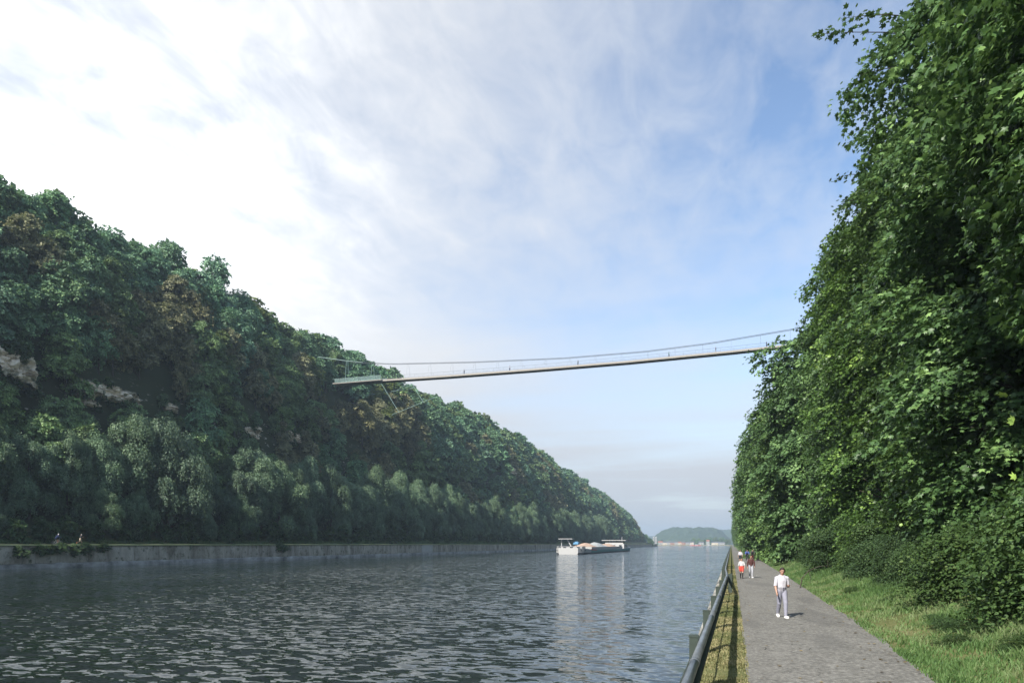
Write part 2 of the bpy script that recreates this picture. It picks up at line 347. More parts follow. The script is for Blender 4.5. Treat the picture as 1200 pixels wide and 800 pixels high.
def put(name, me, parent=None, loc=None, rz=None, scale=None):
    o = bpy.data.objects.new(name, me); COL.objects.link(o)
    if parent is not None: o.parent = parent
    if loc is not None: o.location = loc
    if rz is not None: o.rotation_euler = (0, 0, rz)
    if scale is not None: o.scale = scale if isinstance(scale, (tuple, list)) else (scale,)*3
    return o
def tag(o, label=None, cat=None, group=None, kind=None):
    if label: o['label'] = label
    if cat: o['category'] = cat
    if group: o['group'] = group
    if kind: o['kind'] = kind
    return o
def thing(name, label, cat, loc=(0,0,0), rz=0, group=None, scale=None): return tag(put(name, None, None, loc, rz, scale), label, cat, group)

def pixel_X_over_d(px): return -SY+CY*(px-600)/800
def from_px(px, py, X=None, d=None, z=None):
    """point in the place that shows at a pixel of the photograph, given X, depth or height"""
    k = pixel_X_over_d(px)
    if d is None: d = X/k if X is not None else 800*(CAM_H-z)/(py-637)
    xc = (px-600)/800*d
    return Vector((k*d, d*CY+xc*SY, CAM_H+(637-py)/800*d))

# ------------------------------------------------------------------ terrain
WATER_Z = -1.1
HX = [-2500, -260, -200, -170, -160, -148, -138, -131, -126.5, -122, -116, -108, -105.5, -100.2]
HZ = [66, 69, 69, 69, 68, 64, 54, 44, 36, 20, 10, 3.6, 2.45, 2.4]
def hscale(Y):
    return np.interp(Y, [-400, 380, 480, 600, 760, 900, 950, 985, 1000], [1, 1, .97, .87, .76, .62, .48, .15, 0])
def ground_z(X, Y):
    X = np.asarray(X, float); Y = np.asarray(Y, float)
    z = np.zeros(np.broadcast(X, Y).shape); X = np.broadcast_to(X, z.shape); Y = np.broadcast_to(Y, z.shape)
    wob = (vnoise(vrow(X*0+3.3, Y/38, 0), 3)-.5)*9*np.clip((-108-X)/14, 0, 1)
    hl = np.interp(X-wob, HX, HZ); hs = hscale(Y)
    zl = np.where(hl > 2.6, 2.5+(hl-2.5)*hs, hl)+np.where(X < -108, (vnoise(vrow(X/9, Y/9, 1), 5)-.5)*2.2*hs, 0)
    zl = np.where(Y > 985, np.interp(Y, [985, 1000, 1480, 1520], [2.4, -4, -4, .3]), zl)
    zr = np.interp(X, [-.8, .2, 3.6, 4.7, 6.4, 9, 13, 20, 48, 80, 3000], [-.04, 0, 0, .05, .45, 1.1, 2.0, 7, 58, 64, 66])
    zr = zr*1.0
    far = np.clip((Y-900)/400, 0, 1); zr = np.where(X > 9, zr*(1-far)+1.1*far, zr)
    zb = np.where(Y > 1480, np.interp(Y, [1480, 1520], [-4, .3]), -4.0)
    z = np.where(X < -100.1, zl, np.where(X < -.85, zb, zr))
    return z
xs = np.array([-4900, -3600, -2500, -1200, -700, -420, -300, -260, -230, -200, -185] + list(np.arange(-172, -104.9, 2.5)) + [-103, -100.21, -99.9, -60, -20, -1.0, -.8, -.3, .3, 2, 3.6, 4.2, 4.7, 5.2, 5.8, 6.4, 7.2, 8, 9, 11, 13, 16, 20, 26, 34, 42, 48, 60, 80, 200, 600, 1500, 2600, 3900])
ys = np.array([-600, -300, -150, -80] + list(np.arange(-60, 1060, 5.0)) + [1100, 1200, 1300, 1400, 1480, 1500, 1520, 1600, 1900, 2500, 3500, 4500, 5500])
GX, GY = np.meshgrid(xs, ys)
GZ = ground_z(GX, GY)
V = vrow(GX, GY, GZ).reshape(-1, 3); nx, ny = len(xs), len(ys)
ii, jj = np.meshgrid(np.arange(ny-1), np.arange(nx-1), indexing='ij'); a = (ii*nx+jj).ravel()
g = put('ground', mesh_np('ground', V, np.stack([a, a+1, a+nx+1, a+nx], 1), 'soil_grass', smooth=False)); tag(g, kind='structure')

w = MB().add([(-3000, 984, WATER_Z), (-99.6, 984, WATER_Z), (-99.6, -600, WATER_Z), (-.9, -600, WATER_Z), (-.9, 1515, WATER_Z), (-3000, 1515, WATER_Z), (-.9, 984, WATER_Z)],
             [(0, 1, 6, 4, 5), (1, 2, 3, 6)]).build('water', 'canal_water'); tag(w, kind='structure')

# path on the near bank: edges follow the photograph's edges on level ground
py_ = np.concatenate([np.arange(-20, 120, 1.5), np.arange(120, 1480, 15)])
pl = np.interp(py_, [-20, 12, 40, 200, 1480], [.30, .30, .33, .25, .1])+(vnoise(vrow(0, py_*.9, 4), 8)-.5)*.14*np.clip(1-py_/150, 0, 1)
pr = np.interp(py_, [-20, 12, 25, 55, 140, 1480], [3.5, 3.66, 4.0, 4.3, 4.6, 4.6])+(vnoise(vrow(9, py_*.8, 4), 9)-.5)*.2*np.clip(1-py_/150, 0, 1)
NP = 5; V = []
for i in range(len(py_)):
    for k in range(NP):
        x = pl[i]+(pr[i]-pl[i])*k/(NP-1); V.append((x, py_[i], float(ground_z(x, py_[i]))+.012+.02*math.sin(math.pi*k/(NP-1))))
F = [(i*NP+k, i*NP+k+1, (i+1)*NP+k+1, (i+1)*NP+k) for i in range(len(py_)-1) for k in range(NP-1)]
tag(put('path', mesh_np('path', V, F, 'asphalt', smooth=True)), kind='structure')
V = []; ty = np.arange(-100, 985, 6.0)
for y in ty: V += [(-104.6, y, 2.47), (-100.9, y, 2.44)]
tag(put('towpath', mesh_np('towpath', V, [(2*i, 2*i+1, 2*i+3, 2*i+2) for i in range(len(ty)-1)], 'pale_path')), kind='structure')
tag(MB().add([(-3000, 1506, -.95), (-.8, 1506, -.95), (-.8, 1524, .36), (-3000, 1524, .36)], [(0, 1, 2, 3)]).build('beach', 'sand'), kind='structure')

# far hills, wooded
def dome(name, cx, cy_, rx, ry, H, seed, flat=0.0):
    n, m = 96, 40; V = []; F = []
    for j in range(m+1):
        r = j/m
        for i in range(n):
            an = 2*math.pi*i/n
            V.append((cx+rx*r*math.cos(an), cy_+ry*r*math.sin(an), 0))
    V = np.array(V); rr = np.repeat(np.arange(m+1)/m, n)
    prof = np.clip(1-np.clip((rr-flat)/(1-flat), 0, 1)**2.0, 0, 1)
    V[:, 2] = -2+H*prof*(.9+.2*vnoise(V/np.array([120, 160, 1.]), seed))+prof**.3*14*(vnoise(V/np.array([16, 22, 1.]), seed+1)-.5)
    for j in range(m):
        for i in range(n): F.append((j*n+i, j*n+(i+1)%n, (j+1)*n+(i+1)%n, (j+1)*n+i))
    tag(put(name, mesh_np(name, V, F, 'far_wood', smooth=False)), kind='structure')
dome('far_hill', -150, 2700, 165, 260, 66, 31, .35)
dome('far_hill', 60, 3600, 330, 300, 66, 33, .35)
dome('far_hill', -900, 4600, 700, 400, 60, 35, .3)

# ------------------------------------------------------------------ quay walls
qw = thing('quay_wall', 'long stained concrete quay wall along the far bank of the canal', 'wall', (-100, 0, 0))
MB().add([(.0, -600, -5), (.0, 985, -5), (.0, 985, 2.38), (.0, -600, 2.38), (-.6, -600, 2.38), (-.6, 985, 2.38), (-.6, -600, -5), (-.6, 985, -5)],
         [(0, 1, 2, 3), (3, 2, 5, 4), (6, 4, 5, 7), (1, 7, 5, 2), (0, 3, 4, 6)]).build('core', 'quay_concrete', qw)
PAN_L = 9.0; pys = np.arange(40, 980, PAN_L)
pan_mesh = []
for k in range(6):
    rr_ = np.random.default_rng(k+40); b = MB(); n1, n2 = 12, 5; V = []
    for i in range(n1+1):
        for j in range(n2+1):
            e = .02 if i in (0, n1) or j in (0, n2) else 0
            V.append((.16-j*.015+rr_.normal()*.018-e*3, .06+(PAN_L-.12)*i/n1, -.35+2.65*j/n2))
    F = [(i*(n2+1)+j, (i+1)*(n2+1)+j, (i+1)*(n2+1)+j+1, i*(n2+1)+j+1) for i in range(n1) for j in range(n2)]
    V2 = [(-.05, v[1], v[2]) for v in V]; o = len(V)
    ring = [i*(n2+1) for i in range(n1+1)]+[n1*(n2+1)+j for j in range(1, n2+1)]+[i*(n2+1)+n2 for i in range(n1-1, -1, -1)]+[j for j in range(n2-1, 0, -1)]
    F += [(ring[q], ring[(q+1) % len(ring)], ring[(q+1) % len(ring)]+o, ring[q]+o) for q in range(len(ring))]
    b.add(V+V2, F); pan_mesh.append(b.mesh('panel', 'quay_concrete'))
clean_y = from_px(505, 640, X=-100).y
for i, y in enumerate(pys):
    me = pan_mesh[i % 6]
    pn = put('panel', me, qw, (0, float(y), 0))
    if abs(y+4.5-clean_y) < 5:
        pn.data = me.copy(); pn.data.materials[0] = MATS['quay_clean']; pn['label'] = 'paler cleaned panel of the quay wall'; clean_y = 1e9
fy = np.arange(-100, 985, 2.0); V = []
for i, y in enumerate(fy):
    nn = float(vnoise((i*.37, 0, 0), 4)); m_ = float(vnoise((i*.8, 5, 0), 4))
    V += [(.22+.25*nn, y, -1.6), (.24+.3*nn, y, -.72+.35*m_), (-.02, y, -.38+.2*m_)]
put('footing', mesh_np('footing', V, [(3*i+k, 3*i+3+k, 3*i+4+k, 3*i+1+k) for i in range(len(fy)-1) for k in (0, 1)], 'quay_foot'), qw)
V = []
for i, y in enumerate(fy):
    m_ = float(vnoise((i*.6, 9, 0), 4)); V += [(.26, y, 2.33), (.26, y, 2.46+.05*m_), (-.75, y, 2.49+.05*m_)]
put('coping', mesh_np('coping', V, [(3*i+k, 3*i+3+k, 3*i+4+k, 3*i+1+k) for i in range(len(fy)-1) for k in (0, 1)], 'pale_path'), qw)
rv = thing('stone_revetment', 'low concrete canal edge below the near tubular railing', 'wall', (-.85, 0, 0))
V = []
for i, y in enumerate(fy): V += [(-.25, y, -2.5), (-.1, y, -.12), (.0, y, -.03), (.12, y, -.03)]
put('face', mesh_np('face', V, [(4*i+k, 4*i+4+k, 4*i+5+k, 4*i+1+k) for i in range(len(fy)-1) for k in (0, 1, 2)], 'quay_foot'), rv)

# ------------------------------------------------------------------ leaves, crowns, trunks
def unit(A): return A/np.maximum(np.linalg.norm(A, axis=-1, keepdims=True), 1e-9)
ang = lambda d: (math.cos(R(d)), math.sin(R(d)))
def maple_template():
    o = [(270, .34), (335, .40), (352, .24), (38, .52), (62, .28), (90, .60), (118, .28), (142, .52), (188, .24), (205, .40)]
    V = [(0, 0.05, 0.03)]+[(r*ang(a)[0], .34+r*ang(a)[1], -.10*(r/.6)**2) for a, r in o]
    V[0] = (0, .34, .04)
    F = [(0, i+1, (i+1) % 10+1) for i in range(10)]
    return np.array(V), np.array(F)
MAPLE = maple_template()
LOBE = (np.array([(0, 0, 0), (.36, .25, -.05), (.30, .62, -.04), (0, 1, -.14), (-.30, .62, -.04), (-.36, .25, -.05)]), np.array([(0, 1, 2), (0, 2, 3), (0, 3, 4), (0, 4, 5)]))
QUADL = (np.array([(0, 0, 0), (.38, .5, -.06), (0, 1, -.12), (-.38, .5, -.06)]), np.array([(0, 1, 2), (0, 2, 3)]))
STRIP = (np.array([(0, 0, 0), (.13, .35, 0), (0, 1, 0), (-.13, .35, 0)]), np.array([(0, 1, 2), (0, 2, 3)]))
def leaves(P, Nrm, Dirr, size, tint, tmpl):
    T, F = tmpl; n = len(P)
    Nrm = unit(Nrm); Dirr = unit(Dirr-Nrm*np.sum(Dirr*Nrm, 1, keepdims=True)); X = np.cross(Dirr, Nrm)
    s = size[:, None, None]
    V = P[:, None, :]+s*(X[:, None, :]*T[None, :, 0:1]+Dirr[:, None, :]*T[None, :, 1:2]+Nrm[:, None, :]*T[None, :, 2:3])
    k = len(T); FF = (np.arange(n)[:, None, None]*k+F[None]).reshape(-1, 3)
    return V.reshape(-1, 3), FF, np.repeat(tint, k)
def sprays(rg, C, O, nper, L, W, size, up=0.7, droop=.35, jit=.55):
    """leafy sprays: C centres, O outward directions; returns arrays for leaves()"""
    n = len(C); idx = np.repeat(np.arange(n), nper); m = len(idx)
    o = unit(O)[idx]; tgt = unit(np.cross(o, np.array([0, 0, 1.])+1e-3)); nn = unit(o*.55+np.array([0, 0, up])+rg.normal(0, .22, (n, 3))[idx])
    a = rg.uniform(-1, 1, m); b = rg.normal(0, .5, m); c = rg.normal(0, .16, m)
    Lc = (L*rg.uniform(.6, 1.3, n))[idx]; Wc = (W*rg.uniform(.6, 1.3, n))[idx]
    t2 = unit(tgt+rg.normal(0, .3, (n, 3))[idx]); fwd = unit(np.cross(nn, t2)); fwd = fwd*np.sign(np.sum(fwd*o, 1, keepdims=True)+1e-6)
    P = C[idx]+fwd*(a*Lc)[:, None]+t2*(b*Wc)[:, None]+nn*(c*Lc*.6)[:, None]; P[:, 2] -= droop*Lc*np.clip(a, 0, 1)**2
    Nn = nn+rg.normal(0, jit, (m, 3)); D = fwd*.7+t2*(b*.8)[:, None]+rg.normal(0, .45, (m, 3))-np.array([0, 0, .35])
    tb = rg.beta(2, 2, n)[idx]*.55+rg.random(m)*.35+.05*a
    return P, Nn, D, size*rg.uniform(.65, 1.25, m), np.clip(tb, 0, 1)
def trunk_mesh(name, rg, H, r0, limbs, mat='bark', reach=.45, n=7):
    b = MB(); pts = [(rg.normal(0, .02)*H*t_*.4, rg.normal(0, .02)*H*t_*.4, H*t_) for t_ in np.linspace(0, .92, 8)]; pts[0] = (0, 0, -.6)
    b.tube(pts, [r0*1.35]+[r0*(1-.9*t_) for t_ in np.linspace(.08, .97, 7)], n)
    for i in range(limbs):
        t_ = rg.uniform(.12, .85); an = rg.uniform(0, 6.28); base = Vector(pts[0]).lerp(Vector(pts[-1]), t_)
        ln = H*reach*(1-.55*t_)*rg.uniform(.6, 1.1); d = Vector((math.cos(an), math.sin(an), rg.uniform(.25, .9))).normalized()
        q = [base, base+d*ln*.5+Vector((0, 0, .04*ln)), base+d*ln+Vector((0, 0, rg.uniform(-.05, .12)*ln))]
        b.tube(q, [r0*(.42*(1-t_)+.07), r0*(.25*(1-t_)+.04), .015], 5, False)
    return b.mesh(name, mat, True)

def maple_crown(seed, H, Rr, ncl, nper, tmpl, mat, size, skirt=.8, bias=.72, hollow=None):
    rg = np.random.default_rng(seed)
    n = ncl*2; z = H*(.02+.98*rg.random(n)**.92); th = np.where(rg.random(n) < bias, math.pi+rg.uniform(-1.55, 1.55, n), rg.uniform(0, 2*math.pi, n))
    tt = z/H; prof = np.interp(tt, [0, .06, .25, .6, .88, 1], [skirt, skirt*1.0, .96, 1.08, .98, .40])
    lump = .52+.66*vnoise(vrow(np.cos(th)*1.9+9, np.sin(th)*1.9+9, z/2.4), seed)+.34*vnoise(vrow(np.cos(th)*3.7+9, np.sin(th)*3.7+9, z/1.1), seed+9)
    rr = Rr*prof*lump*(1-.5*rg.random(n)**2.6)
    C = np.stack([rr*np.cos(th), rr*np.sin(th), z], 1)
    keep = vnoise(C/np.array([1.9, 1.9, 1.3])+50, seed+3) > .40
    if hollow is not None:
        hz_, hr_, ht_ = hollow; keep &= ~((np.abs(z-hz_-1.2*np.sin(C[:, 1]*1.3)) < hr_) & (np.hypot(C[:, 0], C[:, 1]) > Rr*.42) & (np.abs(th-ht_) < 1.3))
    C, th = C[keep][:ncl], th[keep][:ncl]
    O = np.stack([np.cos(th), np.sin(th), rg.normal(.05, .25, len(th))], 1)
    P, N_, D, S, T = sprays(rg, C, O, nper, .78, .62, size)
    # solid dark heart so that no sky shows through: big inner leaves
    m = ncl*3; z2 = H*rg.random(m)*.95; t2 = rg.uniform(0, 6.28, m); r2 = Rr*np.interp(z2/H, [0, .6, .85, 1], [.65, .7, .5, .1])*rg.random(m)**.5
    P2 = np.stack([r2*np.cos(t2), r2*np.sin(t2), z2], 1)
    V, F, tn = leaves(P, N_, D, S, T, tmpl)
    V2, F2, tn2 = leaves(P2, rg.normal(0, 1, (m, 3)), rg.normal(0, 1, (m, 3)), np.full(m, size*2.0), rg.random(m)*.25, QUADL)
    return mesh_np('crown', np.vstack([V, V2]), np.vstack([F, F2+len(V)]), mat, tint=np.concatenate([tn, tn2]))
def round_crown(seed, H, Rr, ncl, nper, mat, size, z0=.28, tmpl=QUADL, lobes=9, flat=1.0):
    rg = np.random.default_rng(seed)
    lc = []; 
    for i in range(lobes):
        an = 2*math.pi*i/lobes*1.9+rg.uniform(-.5, .5); t_ = (i+.5)/lobes
        zz = H*(z0+.12+(.82-z0)*t_); pr = math.sin(math.pi*min(1, .25+.72*t_))
        lc.append((Rr*.55*pr*math.cos(an), Rr*.55*pr*math.sin(an), zz, Rr*rg.uniform(.40, .58)))
    lc = np.array(lc); k = rg.integers(0, lobes, ncl); d = unit(rg.normal(0, 1, (ncl, 3))+np.array([0, 0, .35]))
    C = lc[k, :3]+d*lc[k, 3:4]*(1-.35*rg.random((ncl, 1))**2)*np.array([1, 1, .85*flat])
    P, N_, D, S, T = sprays(rg, C, d, nper, .75*Rr/4, .62*Rr/4, size, up=.6, droop=.3, jit=.6)
    V, F, tn = leaves(P, N_, D, S, T, tmpl)
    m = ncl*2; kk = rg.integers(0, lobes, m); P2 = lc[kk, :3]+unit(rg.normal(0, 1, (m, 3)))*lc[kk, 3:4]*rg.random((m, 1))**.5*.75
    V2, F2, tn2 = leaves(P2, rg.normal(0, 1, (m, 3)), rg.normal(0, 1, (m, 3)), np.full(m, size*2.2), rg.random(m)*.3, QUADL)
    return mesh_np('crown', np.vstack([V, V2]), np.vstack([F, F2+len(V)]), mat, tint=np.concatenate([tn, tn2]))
def willow_crown(seed, H, Rr, nst, nper, mat='willow_leaf', size=.55):
    rg = np.random.default_rng(seed); lobes = 20; lc = []
    for i in range(lobes):
        an = 2.4*i+rg.uniform(-.6, .6); t_ = (i+.5)/lobes; zz = H*(.20+.72*t_)+rg.normal(0, H*.05); pr = math.sin(math.pi*min(1, .36+.56*t_))*rg.uniform(.6, 1.25)
        lc.append((Rr*.72*pr*math.cos(an), Rr*.72*pr*math.sin(an), zz, Rr*rg.uniform(.20, .44)))
    lc = np.array(lc); k = rg.integers(0, lobes, nst); d = unit(rg.normal(0, 1, (nst, 3))+np.array([0, 0, .5])); d[:, 2] = np.abs(d[:, 2])*.9-.1
    S0 = lc[k, :3]+unit(d)*lc[k, 3:4]*(1-.25*rg.random((nst, 1))**2)
    idx = np.repeat(np.arange(nst), nper); u = rg.random(len(idx)); L = rg.uniform(1.2, 3.6, nst)*H/19
    P = S0[idx]+d[idx]*np.array([1, 1, 0])*(u*.5)[:, None]+rg.normal(0, .16, (len(idx), 3)); P[:, 2] -= u*L[idx]
    D = np.tile([0, 0, -1.], (len(idx), 1))+d[idx]*np.array([.35, .35, .0])+rg.normal(0, .38, (len(idx), 3))
    N_ = d[idx]*np.array([1, 1, .35])+rg.normal(0, .5, (len(idx), 3))
    tt = np.clip(rg.beta(2, 2, nst)[idx]*.6+rg.random(len(idx))*.3+.12-.18*u, 0, 1)
    V, F, tn = leaves(P, N_, D, size*rg.uniform(.7, 1.3, len(idx)), tt, (STRIP[0]*np.array([1.6, 1, 1]), STRIP[1]))
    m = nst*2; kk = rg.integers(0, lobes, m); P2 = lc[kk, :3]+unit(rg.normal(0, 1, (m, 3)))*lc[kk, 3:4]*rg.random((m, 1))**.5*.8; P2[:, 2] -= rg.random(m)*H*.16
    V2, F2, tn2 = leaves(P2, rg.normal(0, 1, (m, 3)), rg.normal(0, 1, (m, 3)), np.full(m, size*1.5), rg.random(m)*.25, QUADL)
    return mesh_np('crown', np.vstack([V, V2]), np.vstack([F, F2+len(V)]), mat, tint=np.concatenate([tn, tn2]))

def tree(name, label, cat, group, crown, trunk, loc, rz=0, scale=1.0):
    r = thing(name, label, cat, loc, rz, group, scale); put('crown', crown, r); 
    if trunk is not None: put('trunk', trunk, r)
    return r

# ------------------------------------------------------------------ far bank: hillside wood
rgT = np.random.default_rng(11)
KINDS = ['hill_dark', 'hill_teal', 'hill_olive', 'hill_rust', 'hill_yellow']
KNAME = {'hill_dark': 'dark green', 'hill_teal': 'blue-green', 'hill_olive': 'olive green', 'hill_rust': 'brownish', 'hill_yellow': 'yellow-green'}
hill_cr = {k: [round_crown(100+i*7+j, 15, 5.2, 210, 46, k, .50, z0=.12, lobes=10) for j in range(2 if k != 'hill_dark' else 3)] for i, k in enumerate(KINDS)}
hill_tr = [trunk_mesh('trunk', np.random.default_rng(60+j), 13, .26, 7) for j in range(2)]
far_cr = {k: round_crown(200+i, 15, 5.4, 110, 26, k, .85, z0=.08, lobes=9) for i, k in enumerate(KINDS)}
will_cr = [willow_crown(300+j, 19, 5.6, 1500, 18, size=.38) for j in range(4)]
will_tr = [trunk_mesh('trunk', np.random.default_rng(70+j), 16, .32, 9, reach=.34) for j in range(2)]

outcrop_px = [(130, 462, 13, 3.4), (22, 432, 5, 6), (292, 506, 7, 3), (340, 512, 6, 3), (6, 425, 3, 5), (102, 468, 4, 2.5), (600, 552, 9, 4), (198, 478, 4, 2.2)]
outc = [from_px(px, py, X=-124.5) for px, py, _, _ in outcrop_px]
BR_Y = 209.0
def allowed_top(x, y, rad):
    """height a tree may reach so that the chalk and the bridge end stay in sight from the path"""
    top = 1e9
    for c, (px, py, wd, ht) in zip(outc, outcrop_px):
        s_ = x/c.x
        if x > c.x-2.0 and s_ < 1.02 and abs(y-c.y*s_) < rad*.5+wd*.3: top = min(top, CAM_H+(c.z-ht*.5-CAM_H)*s_)
    if x > -141:
        s_ = x/-134.0
        for yb in (BR_Y-2, BR_Y+6):
            if s_ < 1.1 and abs(y-yb*s_) < rad+3: top = min(top, CAM_H+(51-CAM_H)*s_)
    return top
cand = []
y = 18.0
while y < 985:
    far_f = np.clip((y-300)/500, 0, 1); step = 5.4+far_f*1.5
    for x in list(np.arange(-115, -132, -3.6))+list(np.arange(-134, -186, -5.2)):
        xx = x+rgT.uniform(-2.2, 2.2); yy = y+rgT.uniform(-2.4, 2.4)
        if xx < -166 and rgT.random() < .5: continue
        cand.append((xx, yy))
    y += step
indiv, stuffp = [], []
for (x, yy) in cand:
    z = float(ground_z(x, yy)); hs = float(hscale(yy))
    n1 = float(vnoise((x/22, yy/22, z/22), 77)); n2 = float(vnoise((x/9, yy/9, 0), 78))
    low = x > -127
    s_ = rgT.uniform(.78, 1.18)*(rgT.choice([.5, .7, .85]) if low else (.9 if x > -140 else 1.02))
    if x < -145 and rgT.random() < .22: s_ *= 1.18
    px = 857+840*x/(yy*CY-x*SY)
    if low: k = 'hill_rust' if n1 > .66 else ('hill_olive' if n1 > .45 else 'hill_dark')
    elif x > -140: k = 'hill_rust' if (n1 > .68 or (n2 > .8)) else ('hill_olive' if n1 > .5 else ('hill_dark' if n2 > .4 else 'hill_teal'))
    else: k = 'hill_teal' if n1 < .52 else ('hill_dark' if n2 < .62 else 'hill_olive')
    if rgT.random() < .035: k = 'hill_yellow'
    s_ = min(s_, max(.28, (allowed_top(x, yy, 5*s_)-z)/16))
    if yy > 930 and hs < .3: s_ *= .8
    front = x > -152
    ent = (x, yy, z, s_, k, px)
    dist = math.hypot(x, yy)
    if px > -40 and front and dist < 400: indiv.append((dist, ent))
    else: stuffp.append(ent)
indiv.sort(key=lambda e: e[0])
for e in indiv[285:]: stuffp.append(e[1])
indiv = [e[1] for e in indiv[:285]]
for i, (x, yy, z, s_, k, px) in enumerate(indiv):
    zone = 'above the far willows' if x > -127 else ('midway up the far hillside' if x > -141 else 'near the far ridge')
    part_ = ['at the left edge', 'around the largest chalk face', 'between the largest chalk face and footbridge', 'just left of the footbridge end', 'under the footbridge end', 'right of the footbridge end'][int(np.searchsorted([60, 180, 300, 400, 520], px))]
    lab = f'{KNAME[k]} tree {zone}, {part_}'
    cr = hill_cr[k][i % len(hill_cr[k])]
    tree('hillside_tree', lab, 'tree', f'{KNAME[k]} trees {zone}, {part_}', cr, hill_tr[i % 2], (x, yy, z-.4), rgT.uniform(0, 6.28), (s_, s_, s_*rgT.uniform(.9, 1.15)))

def gn_wood(name, pts, protos, label, cat):
    col = bpy.data.collections.new(name+'_kinds')
    for i, me in enumerate(protos): col.objects.link(bpy.data.objects.new(f'{chr(97+i)}_tree_form', me))
    P = np.array([(p[0], p[1], p[2]-.4) for p in pts], np.float32)
    me = bpy.data.meshes.new(name); me.vertices.add(len(P)); me.vertices.foreach_set('co', P.ravel())
    for nm, ty_, vals in (('rot', 'FLOAT', [p[6] for p in pts]), ('scl', 'FLOAT', [p[3] for p in pts]), ('pick', 'INT', [p[5] for p in pts])):
        at = me.attributes.new(nm, ty_, 'POINT'); at.data.foreach_set('value', vals)
    for m in {m.name for q in protos for m in q.materials}: me.materials.append(bpy.data.materials[m])
    o = put(name, me); tag(o, label, cat, None, 'stuff')
    ng = bpy.data.node_groups.new(name+'_scatter', 'GeometryNodeTree')
    ng.interface.new_socket('Geometry', in_out='INPUT', socket_type='NodeSocketGeometry'); ng.interface.new_socket('Geometry', in_out='OUTPUT', socket_type='NodeSocketGeometry')
    N = ng.nodes.new; gi, go = N('NodeGroupInput'), N('NodeGroupOutput'); ip = N('GeometryNodeInstanceOnPoints'); ci = N('GeometryNodeCollectionInfo')
    ci.inputs['Collection'].default_value = col; ci.inputs['Separate Children'].default_value = True; ci.inputs['Reset Children'].default_value = True
    ip.inputs['Pick Instance'].default_value = True
    def attr(nm, dt):
        a_ = N('GeometryNodeInputNamedAttribute'); a_.data_type = dt; a_.inputs[0].default_value = nm; return a_.outputs[0]
    cx = N('ShaderNodeCombineXYZ'); L = ng.links.new
    L(attr('rot', 'FLOAT'), cx.inputs[2]); L(cx.outputs[0], ip.inputs['Rotation']); L(attr('scl', 'FLOAT'), ip.inputs['Scale']); L(attr('pick', 'INT'), ip.inputs['Instance Index'])
    L(gi.outputs[0], ip.inputs['Points']); L(ci.outputs[0], ip.inputs['Instance']); L(ip.outputs[0], go.inputs[0])
    md = o.modifiers.new('scatter', 'NODES'); md.node_group = ng
    return o
gn_wood('hillside_wood', [(x, yy, z, s_, k, KINDS.index(k), rgT.uniform(0, 6.28)) for (x, yy, z, s_, k, px) in stuffp], [far_cr[k] for k in KINDS],
        'distant blue-green wood covering the far hillside and ridge', 'wood')

# willows along the far towpath
wi = 0
ORD = 'first second third fourth fifth sixth seventh eighth ninth tenth eleventh twelfth thirteenth fourteenth fifteenth sixteenth seventeenth eighteenth nineteenth twentieth'.split()
ORD += ['twenty-'+q for q in ORD[:9]]+['thirtieth']+['thirty-'+q for q in ORD[:9]]+['fortieth']+['forty-'+q for q in ORD[:9]]; small_n = 0
y = 36.0; wil = []
while y < 640:
    x = -110.5+rgT.uniform(-4.2, 2.4); s_ = rgT.choice([.62, .8, .92, 1.05, 1.22])*rgT.uniform(.9, 1.1); wil.append((x, y, s_)); y += rgT.uniform(3.2, 8.0)
    if rgT.random() < .55: wil.append((-107.6+rgT.uniform(-.6, .6), y-2.5, rgT.uniform(.34, .6)))
for i, (x, yy, s_) in enumerate(wil):
    z = float(ground_z(x, yy)); px = 857+840*x/(yy*CY-x*SY)
    if px < -70: continue
    top = z+19*s_
    s_ = min(s_, max(.5, (allowed_top(x, yy, 4)-z)/19.5))
    small = x > -108.3 and s_ < .62
    if small:
        small_n += 1; lab = f'{ORD[small_n-1]} low young willow from the left in front of the tall willows' if small_n <= 20 else 'tiny young willow in the distant part of the far towpath row'
    else:
        wi += 1; lab = f'{ORD[wi-1]} tall grey-green willow from the left along the far towpath' if wi <= 30 else 'small-looking grey-green willow at the distant end of the far quay row'
    tree('willow_tree', lab, 'tree', 'willows along the far towpath', will_cr[i % 4], will_tr[i % 2], (x, yy, z-.3), rgT.uniform(0, 6.28), (s_*rgT.uniform(.85, 1.2), s_*rgT.uniform(.85, 1.2), s_*rgT.uniform(.88, 1.12)))
# undergrowth behind the towpath: low dark bushes
bush_cr = [round_crown(400+j, 3.2, 2.0, 70, 36, 'shrub_leaf', .28, z0=-.1, lobes=7) for j in range(3)]
bt = trunk_mesh('stem', np.random.default_rng(5), 1.6, .05, 5)
def bush(label, group, loc, s_, j, name='shrub'):
    r = thing(name, label, 'shrub', loc, rgT.uniform(0, 6.28), group, s_); put('foliage', bush_cr[j % 3], r); put('stem', bt, r); return r
y = 48.0; bi = 0
while y < 420:
    x = -106.0+rgT.uniform(-.8, .4)
    bush('low dark bush beneath the willows behind the far towpath', 'bushes beneath the far willows', (x, y, float(ground_z(x, y))-.1), rgT.uniform(.8, 1.7), bi); bi += 1; y += rgT.uniform(3.0, 5.5)+y*.008
for i, px in enumerate((20, 48, 60, 70, 84, 98, 326, 332, 120)):
    c = from_px(px, 645, X=-99.8); lab = ('bush hanging over the top of the far quay wall beneath the cyclists' if px < 130 else 'clump of weeds growing on the quay wall left of the pale panel')
    bush(lab, 'weeds on the far quay wall', (-99.7, c.y, 1.0+rgT.uniform(-.3, .5)), (.35, rgT.uniform(.6, 1.0), rgT.uniform(.35, .5)), i, 'wall_shrub')
